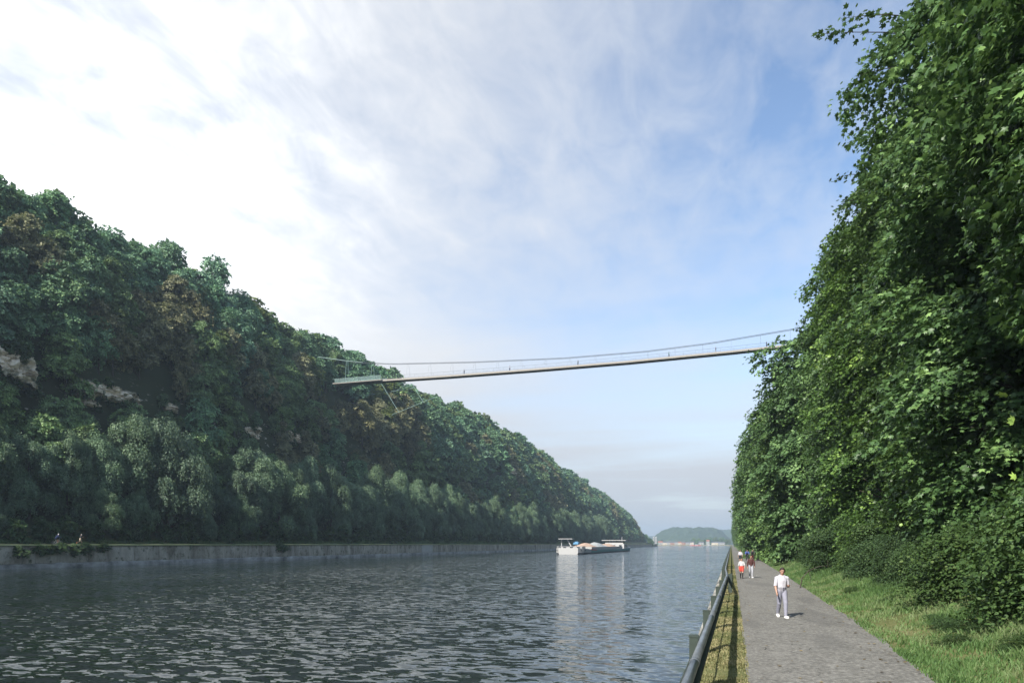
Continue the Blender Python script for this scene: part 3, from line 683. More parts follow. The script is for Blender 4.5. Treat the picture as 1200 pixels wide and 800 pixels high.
# chalk outcrops: craggy rock faces on the cliff band
for i, (c, (px, py, wd, ht)) in enumerate(zip(outc, outcrop_px)):
    rr_ = np.random.default_rng(500+i); n1, n2 = 48, 26
    yy = np.linspace(-wd/2, wd/2, n1+1); zz = np.linspace(-ht/2, ht/2, n2+1); Y_, Z_ = np.meshgrid(yy, zz, indexing='ij')
    edge = 1-np.maximum((np.abs(Y_)/(wd/2))**3, (np.abs(Z_)/(ht/2))**4)
    X_ = .8*np.clip(edge, 0, 1)+1.6*np.floor(4*vnoise(np.stack([Y_/1.5, Z_/.9, Y_*0+i], -1), 6))/4-.8+.9*np.abs(vnoise(np.stack([Y_/.7, Z_/.35, Y_*0+i], -1), 7)-.5)*2+.4*(vnoise(np.stack([Y_/.25, Z_/.25, Y_*0+i], -1), 12)-.5)-Z_*.28
    Y2 = Y_*(1+.25*(vnoise(np.stack([Z_/1.3, Y_*0, Y_*0+i], -1), 9)-.5)); Z2 = Z_*(1+.5*(vnoise(np.stack([Y_/2.2, Y_*0, Y_*0+i], -1), 8)-.5))
    V = np.stack([X_, Y2, Z2], -1).reshape(-1, 3); o_ = len(V); Vb = V.copy(); Vb[:, 0] = -4.5
    F = [(p_*(n2+1)+q_, (p_+1)*(n2+1)+q_, (p_+1)*(n2+1)+q_+1, p_*(n2+1)+q_+1) for p_ in range(n1) for q_ in range(n2)]
    rim = [p_*(n2+1) for p_ in range(n1+1)]+[n1*(n2+1)+q_ for q_ in range(1, n2+1)]+[p_*(n2+1)+n2 for p_ in range(n1-1, -1, -1)]+list(range(n2-1, 0, -1))
    F += [(rim[q_], rim[(q_+1) % len(rim)], rim[(q_+1) % len(rim)]+o_, rim[q_]+o_) for q_ in range(len(rim))]
    lab = ['largest bare chalk face showing between trees on the far hillside', 'tall chalk scar at the left edge of the far hillside', 'chalk patch in the brownish trees right of the largest chalk face',
           'small chalk scar beside brownish trees midway along the hillside', 'narrow chalk strip at the very left edge of the photo', 'small chalk patch just left of the largest chalk face',
           'distant chalk scar low on the wooded slope beyond the footbridge', 'small chalk patch just right of the largest chalk face'][i]
    o = put('chalk_outcrop', mesh_np('chalk_outcrop', np.vstack([V, Vb]), F, 'chalk'), None, (c.x+.7, c.y, c.z)); tag(o, lab, 'rock')
    for q_ in range(4):
        bush(f'bush overhanging a chalk face on the far hillside', 'bushes around the chalk faces', (c.x+.6, c.y+rr_.uniform(-.5, .5)*wd, c.z+ht*rr_.choice([-.55, .5])-1), rr_.uniform(.5, .9), q_)

# ------------------------------------------------------------------ near bank: maple row right of the path
near_cr = [maple_crown(600+j, 27, 4.6, 1150, 42, MAPLE, 'maple_leaf', .245, hollow=(5.0, 2.6, math.pi+.3) if j == 2 else None) for j in range(3)]
row_cr = [maple_crown(620+j, 25, 5.0, 620, 42, QUADL, 'row_leaf', .34, skirt=.75, bias=.6) for j in range(3)]
near_tr = [trunk_mesh('trunk', np.random.default_rng(80+j), 23, .30, 34, reach=.20) for j in range(2)]
rgN = np.random.default_rng(21)
near_lab = ['maple at the right edge of the photo, leaves nearest the camera', 'second maple in from the right edge, above the dark hollow', 'third maple from the right edge beside the path',
            'maple whose leafy twigs jut out against the blue sky at the top', 'maple just left of the one with jutting twigs', 'sixth maple from the right edge in the near row', 'seventh maple from the right edge in the near row',
            'maple behind the nearest seven, its side lit by the sun', 'maple in the near row shading the verge by the walkers', 'tall maple where the footbridge meets the row', 'last maple of the near row before the paler trees']
near_trees = []
for i in range(11):
    yy = 13.5+i*6.3+rgN.uniform(-.9, .9); x = 12.6+rgN.uniform(-.8, .7)-max(0, i-7)*.3
    r = tree('maple_tree', near_lab[i], 'tree', 'maples along the near path', near_cr[2 if i in (1, 2, 6) else (i//2) % 2], near_tr[i % 2], (x, yy, float(ground_z(x, yy))-.4), rgN.uniform(-.3, .3), ((q_ := rgN.uniform(.88, 1.16)), q_*(-1 if i % 2 else 1), rgN.uniform(.96, 1.1)))
    near_trees.append(r)
yy = 82.0; i = 0
while yy < 900:
    t_ = np.clip((yy-80)/45, 0, 1); x = 9.6-t_*3.0+rgN.uniform(-.8, .8)+(1.3 if yy > 150 else 0)
    s_ = rgN.uniform(.84, 1.04)*(1.0 if yy < 100 else .96)
    lab = (f'{ORD[i]} overhanging tree beyond the near maples, where the footbridge disappears' if yy < 125 else ('tree with its crown overhanging the path in the middle distance' if yy < 240 else 'small-looking tree at the distant end of the path'))
    tree('row_tree', lab, 'tree', 'trees overhanging the path further on', row_cr[i % 3], near_tr[i % 2], (x, yy, float(ground_z(x, yy))-.4), rgN.uniform(-.4, .4), (s_*1.1, s_*1.1*(-1 if i % 2 else 1), s_))
    i += 1; yy += rgN.uniform(6.0, 8.5)+yy*.008
# second line behind, filling the bank
yy = 20.0; i = 0
while yy < 120:
    x = 17+rgN.uniform(-1, 1)
    tree('bank_tree', 'tree standing behind the near maple row on the right bank', 'tree', 'trees behind the near maples', row_cr[i % 3], near_tr[i % 2], (x, yy, float(ground_z(x, yy))-.4), rgN.uniform(-.4, .4), (1.25, 1.25, .88)); i += 1; yy += 8.5
# shrubs along the foot of the row
near_bush = [maple_crown(640+j, 3.6, 1.7, 150, 46, LOBE, 'shrub_leaf', .125, skirt=1.0, bias=.5) for j in range(3)]
yy = 14.5; i = 0
while yy < 96:
    x = 7.7+rgN.uniform(-.9, .9)+(0.6 if 22 < yy < 28 else 0); s_ = rgN.uniform(.35, 1.05)
    lab = f'{ORD[min(i, 48)]} leafy shrub from the right edge along the foot of the maples'
    r = thing('verge_shrub', lab, 'shrub', (x, yy, float(ground_z(x, yy))-.15), rgN.uniform(-.5, .5), 'shrubs along the verge', (s_, s_, s_*rgN.uniform(.7, 1.1))); put('foliage', near_bush[i % 3], r); put('stem', bt, r)
    i += 1; yy += rgN.uniform(1.4, 3.6)
for q_ in range(58):
    yy = 13+62*rgN.random()**1.5; x = 6.6+rgN.normal(0, .45)-(.5 if yy < 30 else 0); s_ = rgN.uniform(.05, .15)
    r = thing('weed_clump', 'low leafy weed clump in the grass at the foot of the shrubs', 'weeds', (x, yy, float(ground_z(x, yy))-.08), rgN.uniform(0, 6.28), 'weeds along the verge', (s_*1.7, s_*1.7, s_*rgN.uniform(.4, .8))); put('foliage', near_bush[q_ % 3], r); put('stem', bt, r)
# twigs that jut out over the path against the sky
def spray_branch(parent_tree, pts_world, nleaf, seed, name='branch'):
    rr_ = np.random.default_rng(seed); M = Matrix.LocRotScale(parent_tree.location, parent_tree.rotation_euler, parent_tree.scale).inverted()
    pts = [M @ Vector(p) for p in pts_world]; br = MB().tube(pts, [.03, .02, .012, .006][:len(pts)], 5, False).build(name, 'bark', parent_tree, True)
    P = []; 
    for q in range(nleaf):
        u = rr_.uniform(.05, 1)*(len(pts)-1); k = min(int(u), len(pts)-2); P.append(np.array(pts[k].lerp(pts[k+1], u-k))+rr_.normal(0, .16, 3))
    P = np.array(P); n = len(P)
    V, F, T = leaves(P, rr_.normal(0, .5, (n, 3))+np.array([-.4, -.3, .8]), rr_.normal(0, .6, (n, 3))+np.array([-.6, 0, -.5]), .26*rr_.uniform(.7, 1.2, n), rr_.random(n)*.5, MAPLE)
    o = put('leaf_spray', mesh_np('leaf_spray', V, F, 'maple_leaf', tint=T), br); o['kind'] = 'stuff'
for i, (ti, A, B) in enumerate(((3, (1075, 42), (962, 40)), (3, (1070, 20), (985, 22)), (3, (1060, 80), (1004, 90)), (4, (1035, 130), (1010, 135)), (4, (1015, 165), (992, 168)), (5, (1010, 205), (978, 210)), (5, (1000, 235), (982, 242)), (6, (975, 300), (962, 298)))):
    tr_ = near_trees[ti]; d0 = float(tr_.location.y)*CY-6.4*SY
    a_ = from_px(*A, d=d0+.6); b_ = from_px(*B, d=d0-.3); m1 = a_.lerp(b_, .35)+Vector((0, 0, .12)); m2 = a_.lerp(b_, .7)+Vector((0, 0, .10))
    spray_branch(tr_, [a_, m1, m2, b_], 46 if i < 2 else 24, 900+i)
# single leaves that can be picked out on the nearest maples
LF, LFF, LFT = leaves(np.zeros((1, 3)), np.array([[0, 0, 1.]]), np.array([[0, 1., 0]]), np.array([1.0]), np.array([.9]), MAPLE)
leaf_me = [mesh_np('leaf', LF, LFF, 'maple_leaf', tint=np.full(len(LF), tv)) for tv in (.55, .8, 1.0)]
for ti in (0, 1, 2):
    tr_ = near_trees[ti]
    for q in range(95):
        sy_ = tr_.scale[1]
        th = math.pi+rgN.uniform(-.2, 1.2)*(1 if sy_ > 0 else -1); z = rgN.uniform(1.5, 19); rr_ = 4.5*rgN.uniform(.86, 1.06)
        o = put('leaf', leaf_me[q % 3], tr_, (rr_*math.cos(th), rr_*math.sin(th), z)); o.rotation_euler = (rgN.normal(.5, .4), rgN.normal(-.5, .4), rgN.uniform(0, 6.28)); o.scale = (rgN.uniform(.2, .34),)*3
# dead stick on the verge
c = from_px(946, 668, d=40); c.z = float(ground_z(c.x, c.y))
db = MB().tube([c+Vector(v) for v in ((-.4, -.3, .0), (-.3, 0, .55), (.1, .3, 1.0), (.7, .5, 1.25), (1.3, .6, 1.3))], [.035, .03, .025, .02, .01], 6)
db.tube([c+Vector(v) for v in ((.1, .3, 1.0), (.25, .5, .6), (.2, .6, .2))], [.02, .015, .01], 5)
tag(db.build('dead_branch', 'bark', None, True), 'arched dead brown branch leaning out over the grass verge', 'branch')

# ------------------------------------------------------------------ grass
def grass(name, n, xf, ylo, yhi, hlo, hhi, mat, label, seed, drift=.8, pw=1.6):
    rr_ = np.random.default_rng(seed); y = ylo+(yhi-ylo)*rr_.random(n)**pw; x0, x1 = xf(y); x = x0+(x1-x0)*rr_.random(n)
    patch = vnoise(vrow(x*1.3, y*1.1, 0), seed); keep = rr_.random(n) < np.clip(-.1+patch*1.5, .05, 1); x, y, patch = x[keep], y[keep], patch[keep]
    z = ground_z(x, y); m = len(x); h = rr_.uniform(hlo, hhi, m)*(.6+.9*patch)*(1+.006*y)*np.where((x > 5.0) & (x < 20), 1+.9*np.clip(x-5, 0, 1.5), 1); an = rr_.uniform(0, 6.28, m); wd = .010+.004*rr_.random(m)+.00022*y
    le = rr_.uniform(.1, drift, m)*h; la = rr_.uniform(0, 6.28, m)
    b = vrow(x, y, z); sx = np.stack([np.cos(an)*wd, np.sin(an)*wd, an*0], 1); mid = b+np.stack([np.cos(la)*le*.4, np.sin(la)*le*.4, h*.6], 1); tip = b+np.stack([np.cos(la)*le, np.sin(la)*le, h*.95], 1)
    V = np.stack([b-sx, b+sx, mid+sx*.7, mid-sx*.7, tip], 1).reshape(-1, 3); q = np.arange(m)[:, None]*5
    F = np.concatenate([q+np.array([[0, 1, 2]]), q+np.array([[0, 2, 3]]), q+np.array([[3, 2, 4]])])
    tn = np.clip(-.25+1.0*vnoise(vrow(x*.8, y*.45, 3), seed+2)+.6*vnoise(vrow(x*3, y*2, 3), seed+4)+rr_.normal(0, .16, m), 0, 1)
    tag(put(name, mesh_np(name, V, F, mat, tint=np.repeat(tn, 5))), label, 'grass', None, 'stuff')
grass('grass', 60000, lambda y: (np.full_like(y, -.74), np.interp(y, [0, 40, 200], [.33, .36, .28])), 6, 90, .015, .05, 'grass_dry', 'dry yellowish grass strip between the railing and the path', 31)
grass('grass', 130000, lambda y: (np.interp(y, [12, 25, 55, 140], [3.55, 3.86, 4.14, 4.4]), np.full_like(y, 8.2)), 10, 110, .03, .13, 'grass_green', 'rough green and straw-coloured grass verge at the foot of the trees', 33)
grass('grass', 30000, lambda y: (np.full_like(y, -105.9), np.full_like(y, -104.4)), 45, 320, .2, .55, 'grass_green', 'grass fringe behind the towpath on the far bank', 35, pw=1.2)

rr_ = np.random.default_rng(91); n = 420; y = 9+75*rr_.random(n)**1.7; e = rr_.random(n) < .55
x = np.where(e, np.interp(y, [12, 25, 55, 140], [3.62, 3.96, 4.24, 4.5])-np.abs(rr_.normal(0, .45, n)), np.where(rr_.random(n) < .6, .36+np.abs(rr_.normal(0, .3, n)), rr_.uniform(.4, 3.6, n)))
V, F, T = leaves(vrow(x, y, .048), np.array([0, 0, 1.])+rr_.normal(0, .12, (n, 3)), rr_.normal(0, 1, (n, 3))*np.array([1, 1, .1]), rr_.uniform(.05, .12, n), rr_.random(n), MAPLE)
leaf_mat('litter', (0.05, 0.035, 0.018), (0.13, 0.10, 0.045), (0.26, 0.20, 0.08), .05, .8)
tag(put('leaf_litter', mesh_np('leaf_litter', V, F, 'litter', tint=T)), 'scattered brown fallen leaves on the asphalt path', 'leaves', None, 'stuff')

# ------------------------------------------------------------------ tubular railing along the near canal edge
rail = thing('tubular_railing', 'thick galvanised tube railing on dark green posts along the canal edge', 'railing', (0, 0, 0))
RX = lambda y: float(np.interp(y, [-5, 7.6, 36, 40, 48, 1400], [-.58, -.49, -.20, -.24, -.36, -.5]))
RZ = lambda y: float(np.interp(y, [-5, 30, 36.6, 38.2, 1400], [1.0, 1.0, .99, .93, .93]))
def run(y0, y1, dy, dx, dz, r_, name, mat, n=14, par=rail):
    pts = [(RX(y)+dx, y, RZ(y)+dz) for y in np.arange(y0, y1+.01, dy)]; return MB().tube(pts, r_, n).build(name, mat, par, True)
ysg = [2.0, 9.5, 15.5, 21.5, 27.5, 33.5, 36.6]
for a_, b_ in zip(ysg[:-1], ysg[1:]):
    run(a_+.01, b_-.01, (b_-a_-.02)/4, 0, 0, .064, 'tube', 'galvanised')
    MB().tube([(RX(b_), b_-.05, RZ(b_)), (RX(b_), b_+.05, RZ(b_))], .072, 14).build('sleeve', 'galvanised', rail, True)
for a_ in np.arange(36.6, 150, 6.0): run(a_, a_+5.98, 1.0, 0, 0, .06, 'tube', 'galvanised', 10)
run(150.6, 1400, 50, 0, 0, .06, 'tube', 'galvanised', 8)
run(2, 36.4, 2, .03, -.15, .07, 'lower_beam', 'post_green', 8); run(36.6, 1400, 9.6, .03, -.15, .07, 'lower_beam', 'post_green', 6)
run(2, 140, 2.3, -.20, -.32, .018, 'wire_rail', 'post_green', 6)
pm_ = MB().box((0, 0, .40), (.15, .15, 1.16)).box((0, 0, .985), (.17, .17, .03)).mesh('post', 'post_green'); bm_ = MB().box((0, 0, 0), (.24, .06, .10)).mesh('bracket', 'post_green')
py0 = from_px(811, 747, z=.95).y
yk = py0-9.6; k = 0
while yk < 520:
    if yk > 2:
        po = put('post', pm_, rail, (RX(yk)-.185, yk, 0)); put('bracket', bm_, po, (.12, 0, .82))
    yk += 4.8 if yk < 160 else 14.4
kp = MB().box((0, 0, .45), (.2, .2, 1.14)).build('post', 'post_green', rail); kp.location = (RX(38)+.17, 38.4, 0); kp['label'] = 'stout post at the bend of the railing'

# ------------------------------------------------------------------ suspension footbridge
br = thing('suspension_footbridge', 'slender suspension footbridge spanning high above the canal between wooded banks', 'bridge', (0, BR_Y, 0))
def bz(px_y): pass
XL, XR = -131.0, 30.0
deck_z = lambda x: float(np.interp(x, [-131, -115, -90, -60, -30, 0, 18, 30], [58.6, 58.45, 58.1, 57.95, 58.0, 58.5, 59.0, 59.4]))
cab_z = lambda x: float(np.interp(x, [-139, -124, -110, -80, -50, -25, -6, 16, 30], [68.6, 65.5, 63.8, 62.0, 60.8, 60.7, 61.5, 63.4, 65.0]))
xs_ = np.linspace(XL, XR, 60)
def sweep_box(y0, y1, zl, zh, name, mat, x0=XL, x1=XR, n=60, par=br):
    V, F = [], []
    for x in np.linspace(x0, x1, n): V += [(x, y0, deck_z(x)+zl), (x, y1, deck_z(x)+zl), (x, y1, deck_z(x)+zh), (x, y0, deck_z(x)+zh)]
    for i in range(n-1):
        for q in range(4): F.append((4*i+q, 4*i+(q+1) % 4, 4*i+4+(q+1) % 4, 4*i+4+q))
    F += [(3, 2, 1, 0), (4*n-4, 4*n-3, 4*n-2, 4*n-1)]
    return MB().add(V, F).build(name, mat, par)
# planks of the walkway near the platform, the rest of the span in one sheet
sweep_box(-1.25, 1.25, -.12, -.03, 'walkway', 'deck_timber'); sweep_box(-1.45, -1.252, -.52, .04, 'edge_beam', 'deck_beam'); sweep_box(1.252, 1.45, -.52, .04, 'edge_beam', 'deck_beam'); sweep_box(-.18, .18, -.55, -.122, 'keel_beam', 'deck_beam')
cbm = MB().box((0, 0, -.3), (.14, 2.5, .3)).mesh('cross_beam', 'cable_steel')
for x in np.arange(-129, 28, 4.0): put('cross_beam', cbm, br, (float(x), 0, deck_z(x)))
for sy_ in (-1.4, 1.4):
    MB().tube([(x, sy_*.35, cab_z(x)) for x in np.linspace(-139, 30, 50)], .065, 6).build('main_cable', 'cable_steel', br)
    MB().tube([(x, sy_, deck_z(x)+1.15) for x in xs_], .03, 5).build('handrail', 'cable_steel', br)
    for x in np.arange(-108, 28, 3.5): MB().tube([(x, sy_, deck_z(x)+.1), (x, sy_, deck_z(x)+1.15)], .018, 4).build('baluster', 'cable_steel', br)
    for x in np.arange(-104, 26, 8.0): MB().tube([(x, sy_, deck_z(x)+1.15), (x, sy_*.35, cab_z(x))], .02, 4).build('hanger', 'cable_steel', br)
    MB().tube([(-127.5, sy_, deck_z(-127.5)), (-127.5, sy_*.35, cab_z(-127.5))], .06, 8).build('mast', 'steel_green', br); MB().tube([(-117.5, sy_, deck_z(-117.5)), (-117.5, sy_*.35, cab_z(-117.5))], .06, 8).build('mast', 'steel_green', br)
MB().tube([(-139, -.49, 68.6), (-127.5, -.49, cab_z(-127.5)+.02), (-121, -.49, cab_z(-121)+.02)], .08, 8).build('anchor_stay', 'steel_green', br)
# platform with glass balustrade at the far end
MB().box((-122.5, 0, 58.3), (19, 4.2, .3)).build('platform', 'deck_beam', br)
for sy_ in (-2.2, 2.2):
    for x in np.arange(-131, -114.5, 2.0):
        gp = MB().box((x+.9, sy_, 59.1), (1.8, .05, 1.25)).build('glass_panel', 'rail_glass', br); MB().box((x, sy_, 59.1), (.08, .10, 1.3)).build('panel_post', 'steel_green', gp)
    MB().box((-122.5, sy_, 59.78), (19, .10, .07)).build('top_rail', 'steel_green', br)
def strut(A, B, Ya, Yb, r_=.075):
    def pt(p, Y):
        k_ = pixel_X_over_d(p[0]); dd = Y/(CY+SY*(p[0]-600)/800); return from_px(p[0], p[1], d=dd)-Vector((0, BR_Y, 0))
    MB().tube([pt(A, Ya), pt(B, Yb)], r_, 6).build('strut', 'steel_green', br)
Y0 = BR_Y-1.4
for A, B, ya, yb in (((411, 466), (488, 454), Y0+7, Y0+1), ((423, 463.5), (447, 449.5), Y0+6, Y0), ((447, 449.5), (467, 482), Y0, Y0-3), ((459, 486), (512, 464.5), Y0-4, Y0-2), ((483, 450), (496, 471), Y0, Y0-2.6), ((464, 458), (477, 450), Y0+3, Y0)):
    strut(A, B, ya, yb)

# ------------------------------------------------------------------ people
_bm = bmesh.new(); bmesh.ops.create_icosphere(_bm, subdivisions=2, radius=1.0); ICO_V = np.array([v.co[:] for v in _bm.verts]); ICO_F = np.array([[v.index for v in f.verts] for f in _bm.faces]); _bm.free()
def smooth_body(spheres, voxel):
    """one continuous skin over overlapping ellipsoids: rows of (centre, radii, tag)"""
    n = len(spheres); C = np.array([s[0] for s in spheres]); Rr = np.array([s[1] for s in spheres])
    V = (C[:, None]+ICO_V[None]*Rr[:, None]).reshape(-1, 3); F = (np.arange(n)[:, None, None]*len(ICO_V)+ICO_F[None]).reshape(-1, 3)
    me = mesh_np('tmp', V, F, []); o = bpy.data.objects.new('tmp', me); COL.objects.link(o)
    md = o.modifiers.new('r', 'REMESH'); md.mode = 'VOXEL'; md.voxel_size = voxel; md.use_smooth_shade = True
    s2 = o.modifiers.new('s', 'SMOOTH'); s2.factor = .5; s2.iterations = 2
    dg = bpy.context.evaluated_depsgraph_get(); out = bpy.data.meshes.new_from_object(o.evaluated_get(dg)); bpy.data.objects.remove(o); bpy.data.meshes.remove(me)
    n = len(out.vertices); co = np.empty(n*3, np.float32); out.vertices.foreach_get('co', co); co = co.reshape(-1, 3)
    d = np.linalg.norm((co[:, None, :]-C[None])/Rr[None], axis=2); tg = np.array([s[2] for s in spheres])[np.argmin(d, 1)]
    return out, co, tg
def chain(sp, pts, rad, tagname, sq=(1, 1, 1)):
    for (a_, ra), (b_, rb) in zip(zip(pts[:-1], rad[:-1]), zip(pts[1:], rad[1:])):
        a_, b_ = Vector(a_), Vector(b_); n = max(2, int((b_-a_).length/(.45*min(ra, rb)))+1)
        for i in range(n+1):
            u = i/n; r_ = ra+(rb-ra)*u; sp.append((tuple(a_.lerp(b_, u)), (r_*sq[0], r_*sq[1], r_*sq[2]), tagname))
BODY_CACHE = {}
def make_body(key, J, voxel=.016, fingers=True, girth=1.0):
    sp = []; g = girth; J = {k: Vector(v) for k, v in J.items()}
    chain(sp, [J['pelvis'], J['waist'], J['chest'], J['collar']], [.125*g, .115*g, .135*g, .10*g], 'torso', (1.22, .82, 1))
    up = (J['head']-J['neck']).normalized()
    chain(sp, [J['collar'], J['neck'], J['head']], [.06, .052, .055], 'neck')
    sp.append((tuple(J['head']+up*.03), (.076, .092, .105), 'head')); sp.append((tuple(J['head']-up*.045+J['face']*.028), (.058, .062, .06), 'head'))
    sp.append((tuple(J['head']+J['face']*.098-up*.012), (.013, .016, .022), 'head')); sp.append((tuple(J['head']+J['face']*.105-up*.022), (.012, .012, .012), 'head'))
    side = up.cross(J['face']).normalized()
    for s_ in (-1, 1): sp.append((tuple(J['head']+side*.077*s_), (.014, .018, .03), 'head'))
    for s_ in 'LR':
        chain(sp, [J['sh'+s_], J['el'+s_]], [.052*g, .042*g], 'upper_arm'); chain(sp, [J['el'+s_], J['wr'+s_]], [.042*g, .029*g], 'forearm')
        chain(sp, [J['collar'].lerp(J['sh'+s_], .25), J['sh'+s_]], [.07*g, .055*g], 'torso')
        d = (J['wr'+s_]-J['el'+s_]).normalized(); f_ = J['face']; lat = d.cross(f_); lat = lat.normalized() if lat.length > .1 else Vector((1, 0, 0)); th = lat.cross(d).normalized()
        palm = J['wr'+s_]+d*.055; sp.append((tuple(palm), (.036, .036, .042), 'hand'))
        if fingers:
            for q, ln in enumerate((.066, .078, .074, .058)):
                b0 = palm+d*.03+th*(.030-.02*q); m_ = b0+d*ln*.5+lat*.006; e_ = m_+d*ln*.42+lat*(.018); chain(sp, [b0, m_, e_], [.0095, .009, .0075], 'hand')
            b0 = palm+th*.032-d*.012; chain(sp, [b0, b0+th*.028+d*.03, b0+th*.03+d*.06], [.012, .0105, .009], 'hand')
        chain(sp, [J['hip'+s_], J['kn'+s_]], [.088*g, .058*g], 'thigh'); chain(sp, [J['kn'+s_], J['kn'+s_].lerp(J['an'+s_], .3), J['an'+s_]], [.055*g, .055*g, .036*g], 'shin')
        toe = J['to'+s_]; chain(sp, [J['an'+s_]+Vector((0, 0, -.035)), J['an'+s_].lerp(toe, .55)+Vector((0, 0, -.02)), toe], [.044, .046, .036], 'foot')
    me, co, tg = smooth_body(sp, voxel); BODY_CACHE[key] = (me, co, tg, J); return BODY_CACHE[key]
def garment(me, co, tg, tags, grow, mat, name, parent, extra=None):
    n = len(me.polygons); vi = [list(p.vertices) for p in me.polygons]; sel = np.isin(tg, tags)
    if extra is not None: sel = sel & extra(co)
    nm = np.empty(len(co)*3, np.float32); me.vertices.foreach_get('normal', nm); nm = nm.reshape(-1, 3)
    nm = nm*(1+.3*(vnoise(co*np.array([22, 22, 9.])+7, 3)[:, None]-.5)*(2 if grow > .011 else 0))
    fs = [f for f in vi if all(sel[i] for i in f)]
    if not fs: return None
    used = sorted({i for f in fs for i in f}); mp = {i: k for k, i in enumerate(used)}
    m2 = bpy.data.meshes.new(name); m2.from_pydata([tuple(co[i]+nm[i]*grow) for i in used], [], [[mp[i] for i in f] for f in fs]); m2.polygons.foreach_set('use_smooth', [True]*len(fs)); m2.materials.append(MATS[mat])
    o = put(name, m2, parent); s_ = o.modifiers.new('cloth', 'SOLIDIFY'); s_.thickness = .006; s_.offset = 1; return o
def person(label, body, loc, rz, cl, hair='hair_dark', height=1.0, group=None, face=False, bald=None, name='person'):
    """cl: dict part -> (material, tags, grow)"""
    me, co, tg, J = body; r = thing(name, label, 'person', loc, rz, group, height)
    m = me.copy(); m.materials.clear(); m.materials.append(MATS['skin']); put('body', m, r)
    for nm, (mat, tags, grow) in cl.items():
        ex = None
        if tags == 'shorts': tags, ex = ['torso', 'thigh'], (lambda c, z1=J['waist'].z, zk=(J['knL'].z+J['knR'].z)/2: (c[:, 2] < z1) & (c[:, 2] > zk+.09))
        elif tags == 'trousers': tags, ex = ['torso', 'thigh', 'shin'], (lambda c, z1=J['waist'].z: (c[:, 2] < z1-.02))
        elif tags == 'tee': tags, ex = ['torso', 'upper_arm'], (lambda c, z1=J['pelvis'].z, e_=min(J['elL'].z, J['elR'].z): (c[:, 2] > z1-.03))
        elif tags == 'jacket': tags, ex = ['torso', 'upper_arm', 'forearm'], (lambda c, z1=J['pelvis'].z: (c[:, 2] > z1-.06))
        if nm == 'shoes':
            for sg_ in (-1, 1): garment(me, co, tg, tags, grow, mat, 'shoe', r, lambda c, q_=sg_: c[:, 0]*q_ > 0)
            continue
        garment(me, co, tg, tags, grow, mat, nm, r, ex)
    up = (J['head']-J['neck']).normalized(); f_ = J['face']
    def hairsel(c):
        q = c-np.array(J['head'], np.float32); a_ = q@np.array(up, np.float32); b_ = q@np.array(f_, np.float32); return (a_ > .075-0*b_) | ((a_ > -.03) & (b_ < .01)) | ((a_ > .045) & (b_ < .07))
    garment(me, co, tg, ['head'], .012, hair, bald or 'hair', r, hairsel)
    if face:
        side = up.cross(f_).normalized(); e = MB(); 
        for s_ in (-1, 1):
            MB().box(tuple(J['head']+f_*.088+side*.031*s_+up*.012), (.022, .008, .010)).build('eye', 'hair_dark', r); MB().box(tuple(J['head']+f_*.091+side*.031*s_+up*.03), (.03, .006, .006)).build('eyebrow', 'hair_dark', r)
        MB().box(tuple(J['head']+f_*.090-up*.062), (.04, .008, .007)).build('mouth', 'red_cloth', r)
    return r
F_ = (0, -1, 0)
def stand(stride=.22, armL=0, armR=0, lean=0.0, bendL=0, bendR=0):
    """walking figure 1.76 m tall facing -y; L is at +x"""
    J = dict(pelvis=(0, 0, .96), waist=(0, -.01-lean*.1, 1.10), chest=(0, -.01-lean*.3, 1.29), collar=(0, -lean*.42, 1.42), neck=(0, -.015-lean*.5, 1.50), head=(0, -.035-lean*.62, 1.625), face=F_,
             hipL=(.085, 0, .93), hipR=(-.085, 0, .93), knL=(.075, -.10-stride*.35, .52), knR=(-.07, -.02+stride*.25, .51), anL=(.055, -stride, .085), anR=(-.05, stride*1.05, .12),
             toL=(.075, -stride-.17, .045), toR=(-.065, stride*1.05-.15, .04), shL=(.178, -lean*.4, 1.385), shR=(-.178, -lean*.4, 1.385))
    for s_, sg, am, bd in (('L', 1, armL, bendL), ('R', -1, armR, bendR)):
        sh = Vector(J['sh'+s_]); el = sh+Vector((sg*.06, -math.sin(am)*.29, -math.cos(am)*.28)); fa = am+bd
        wr = el+Vector((sg*(.02-.10*min(1, bd)), -math.sin(fa)*.25, -math.cos(fa)*.25)); J['el'+s_] = tuple(el); J['wr'+s_] = tuple(wr)
    return J
b_man = make_body('man', stand(.26, -.15, .2, .03, 1.75, .3), .011)
b_walk = make_body('walk', stand(.2, .25, -.2, .02, .4, .2), .018)
b_stand = make_body('stand', stand(.06, .15, .1, .03, .3, .3), .03, False)
run_J = stand(.38, .7, -.6, .25, 1.3, 1.2); run_J['anR'] = (-.08, .55, .42); run_J['toR'] = (-.09, .60, .27); run_J['knR'] = (-.085, .12, .53)
b_run = make_body('run', run_J, .03, False)
ride_J = dict(pelvis=(0, .22, .97), waist=(0, .14, 1.10), chest=(0, .0, 1.26), collar=(0, -.10, 1.37), neck=(0, -.15, 1.44), head=(0, -.20, 1.55), face=F_, hipL=(.085, .18, .94), hipR=(-.085, .18, .94),
              knL=(.10, -.20, .78), knR=(-.10, -.12, .62), anL=(.11, -.04, .44), anR=(-.11, .06, .22), toL=(.11, -.20, .40), toR=(-.11, -.10, .17), shL=(.18, -.09, 1.35), shR=(-.18, -.09, 1.35), elL=(.24, -.26, 1.14), elR=(-.24, -.26, 1.14), wrL=(.24, -.46, 1.04), wrR=(-.24, -.46, 1.04))
b_ride = make_body('ride', ride_J, .025, False)
def on_path(px, py): c = from_px(px, py, z=0.0); c.z = float(ground_z(c.x, c.y))+.018; return c
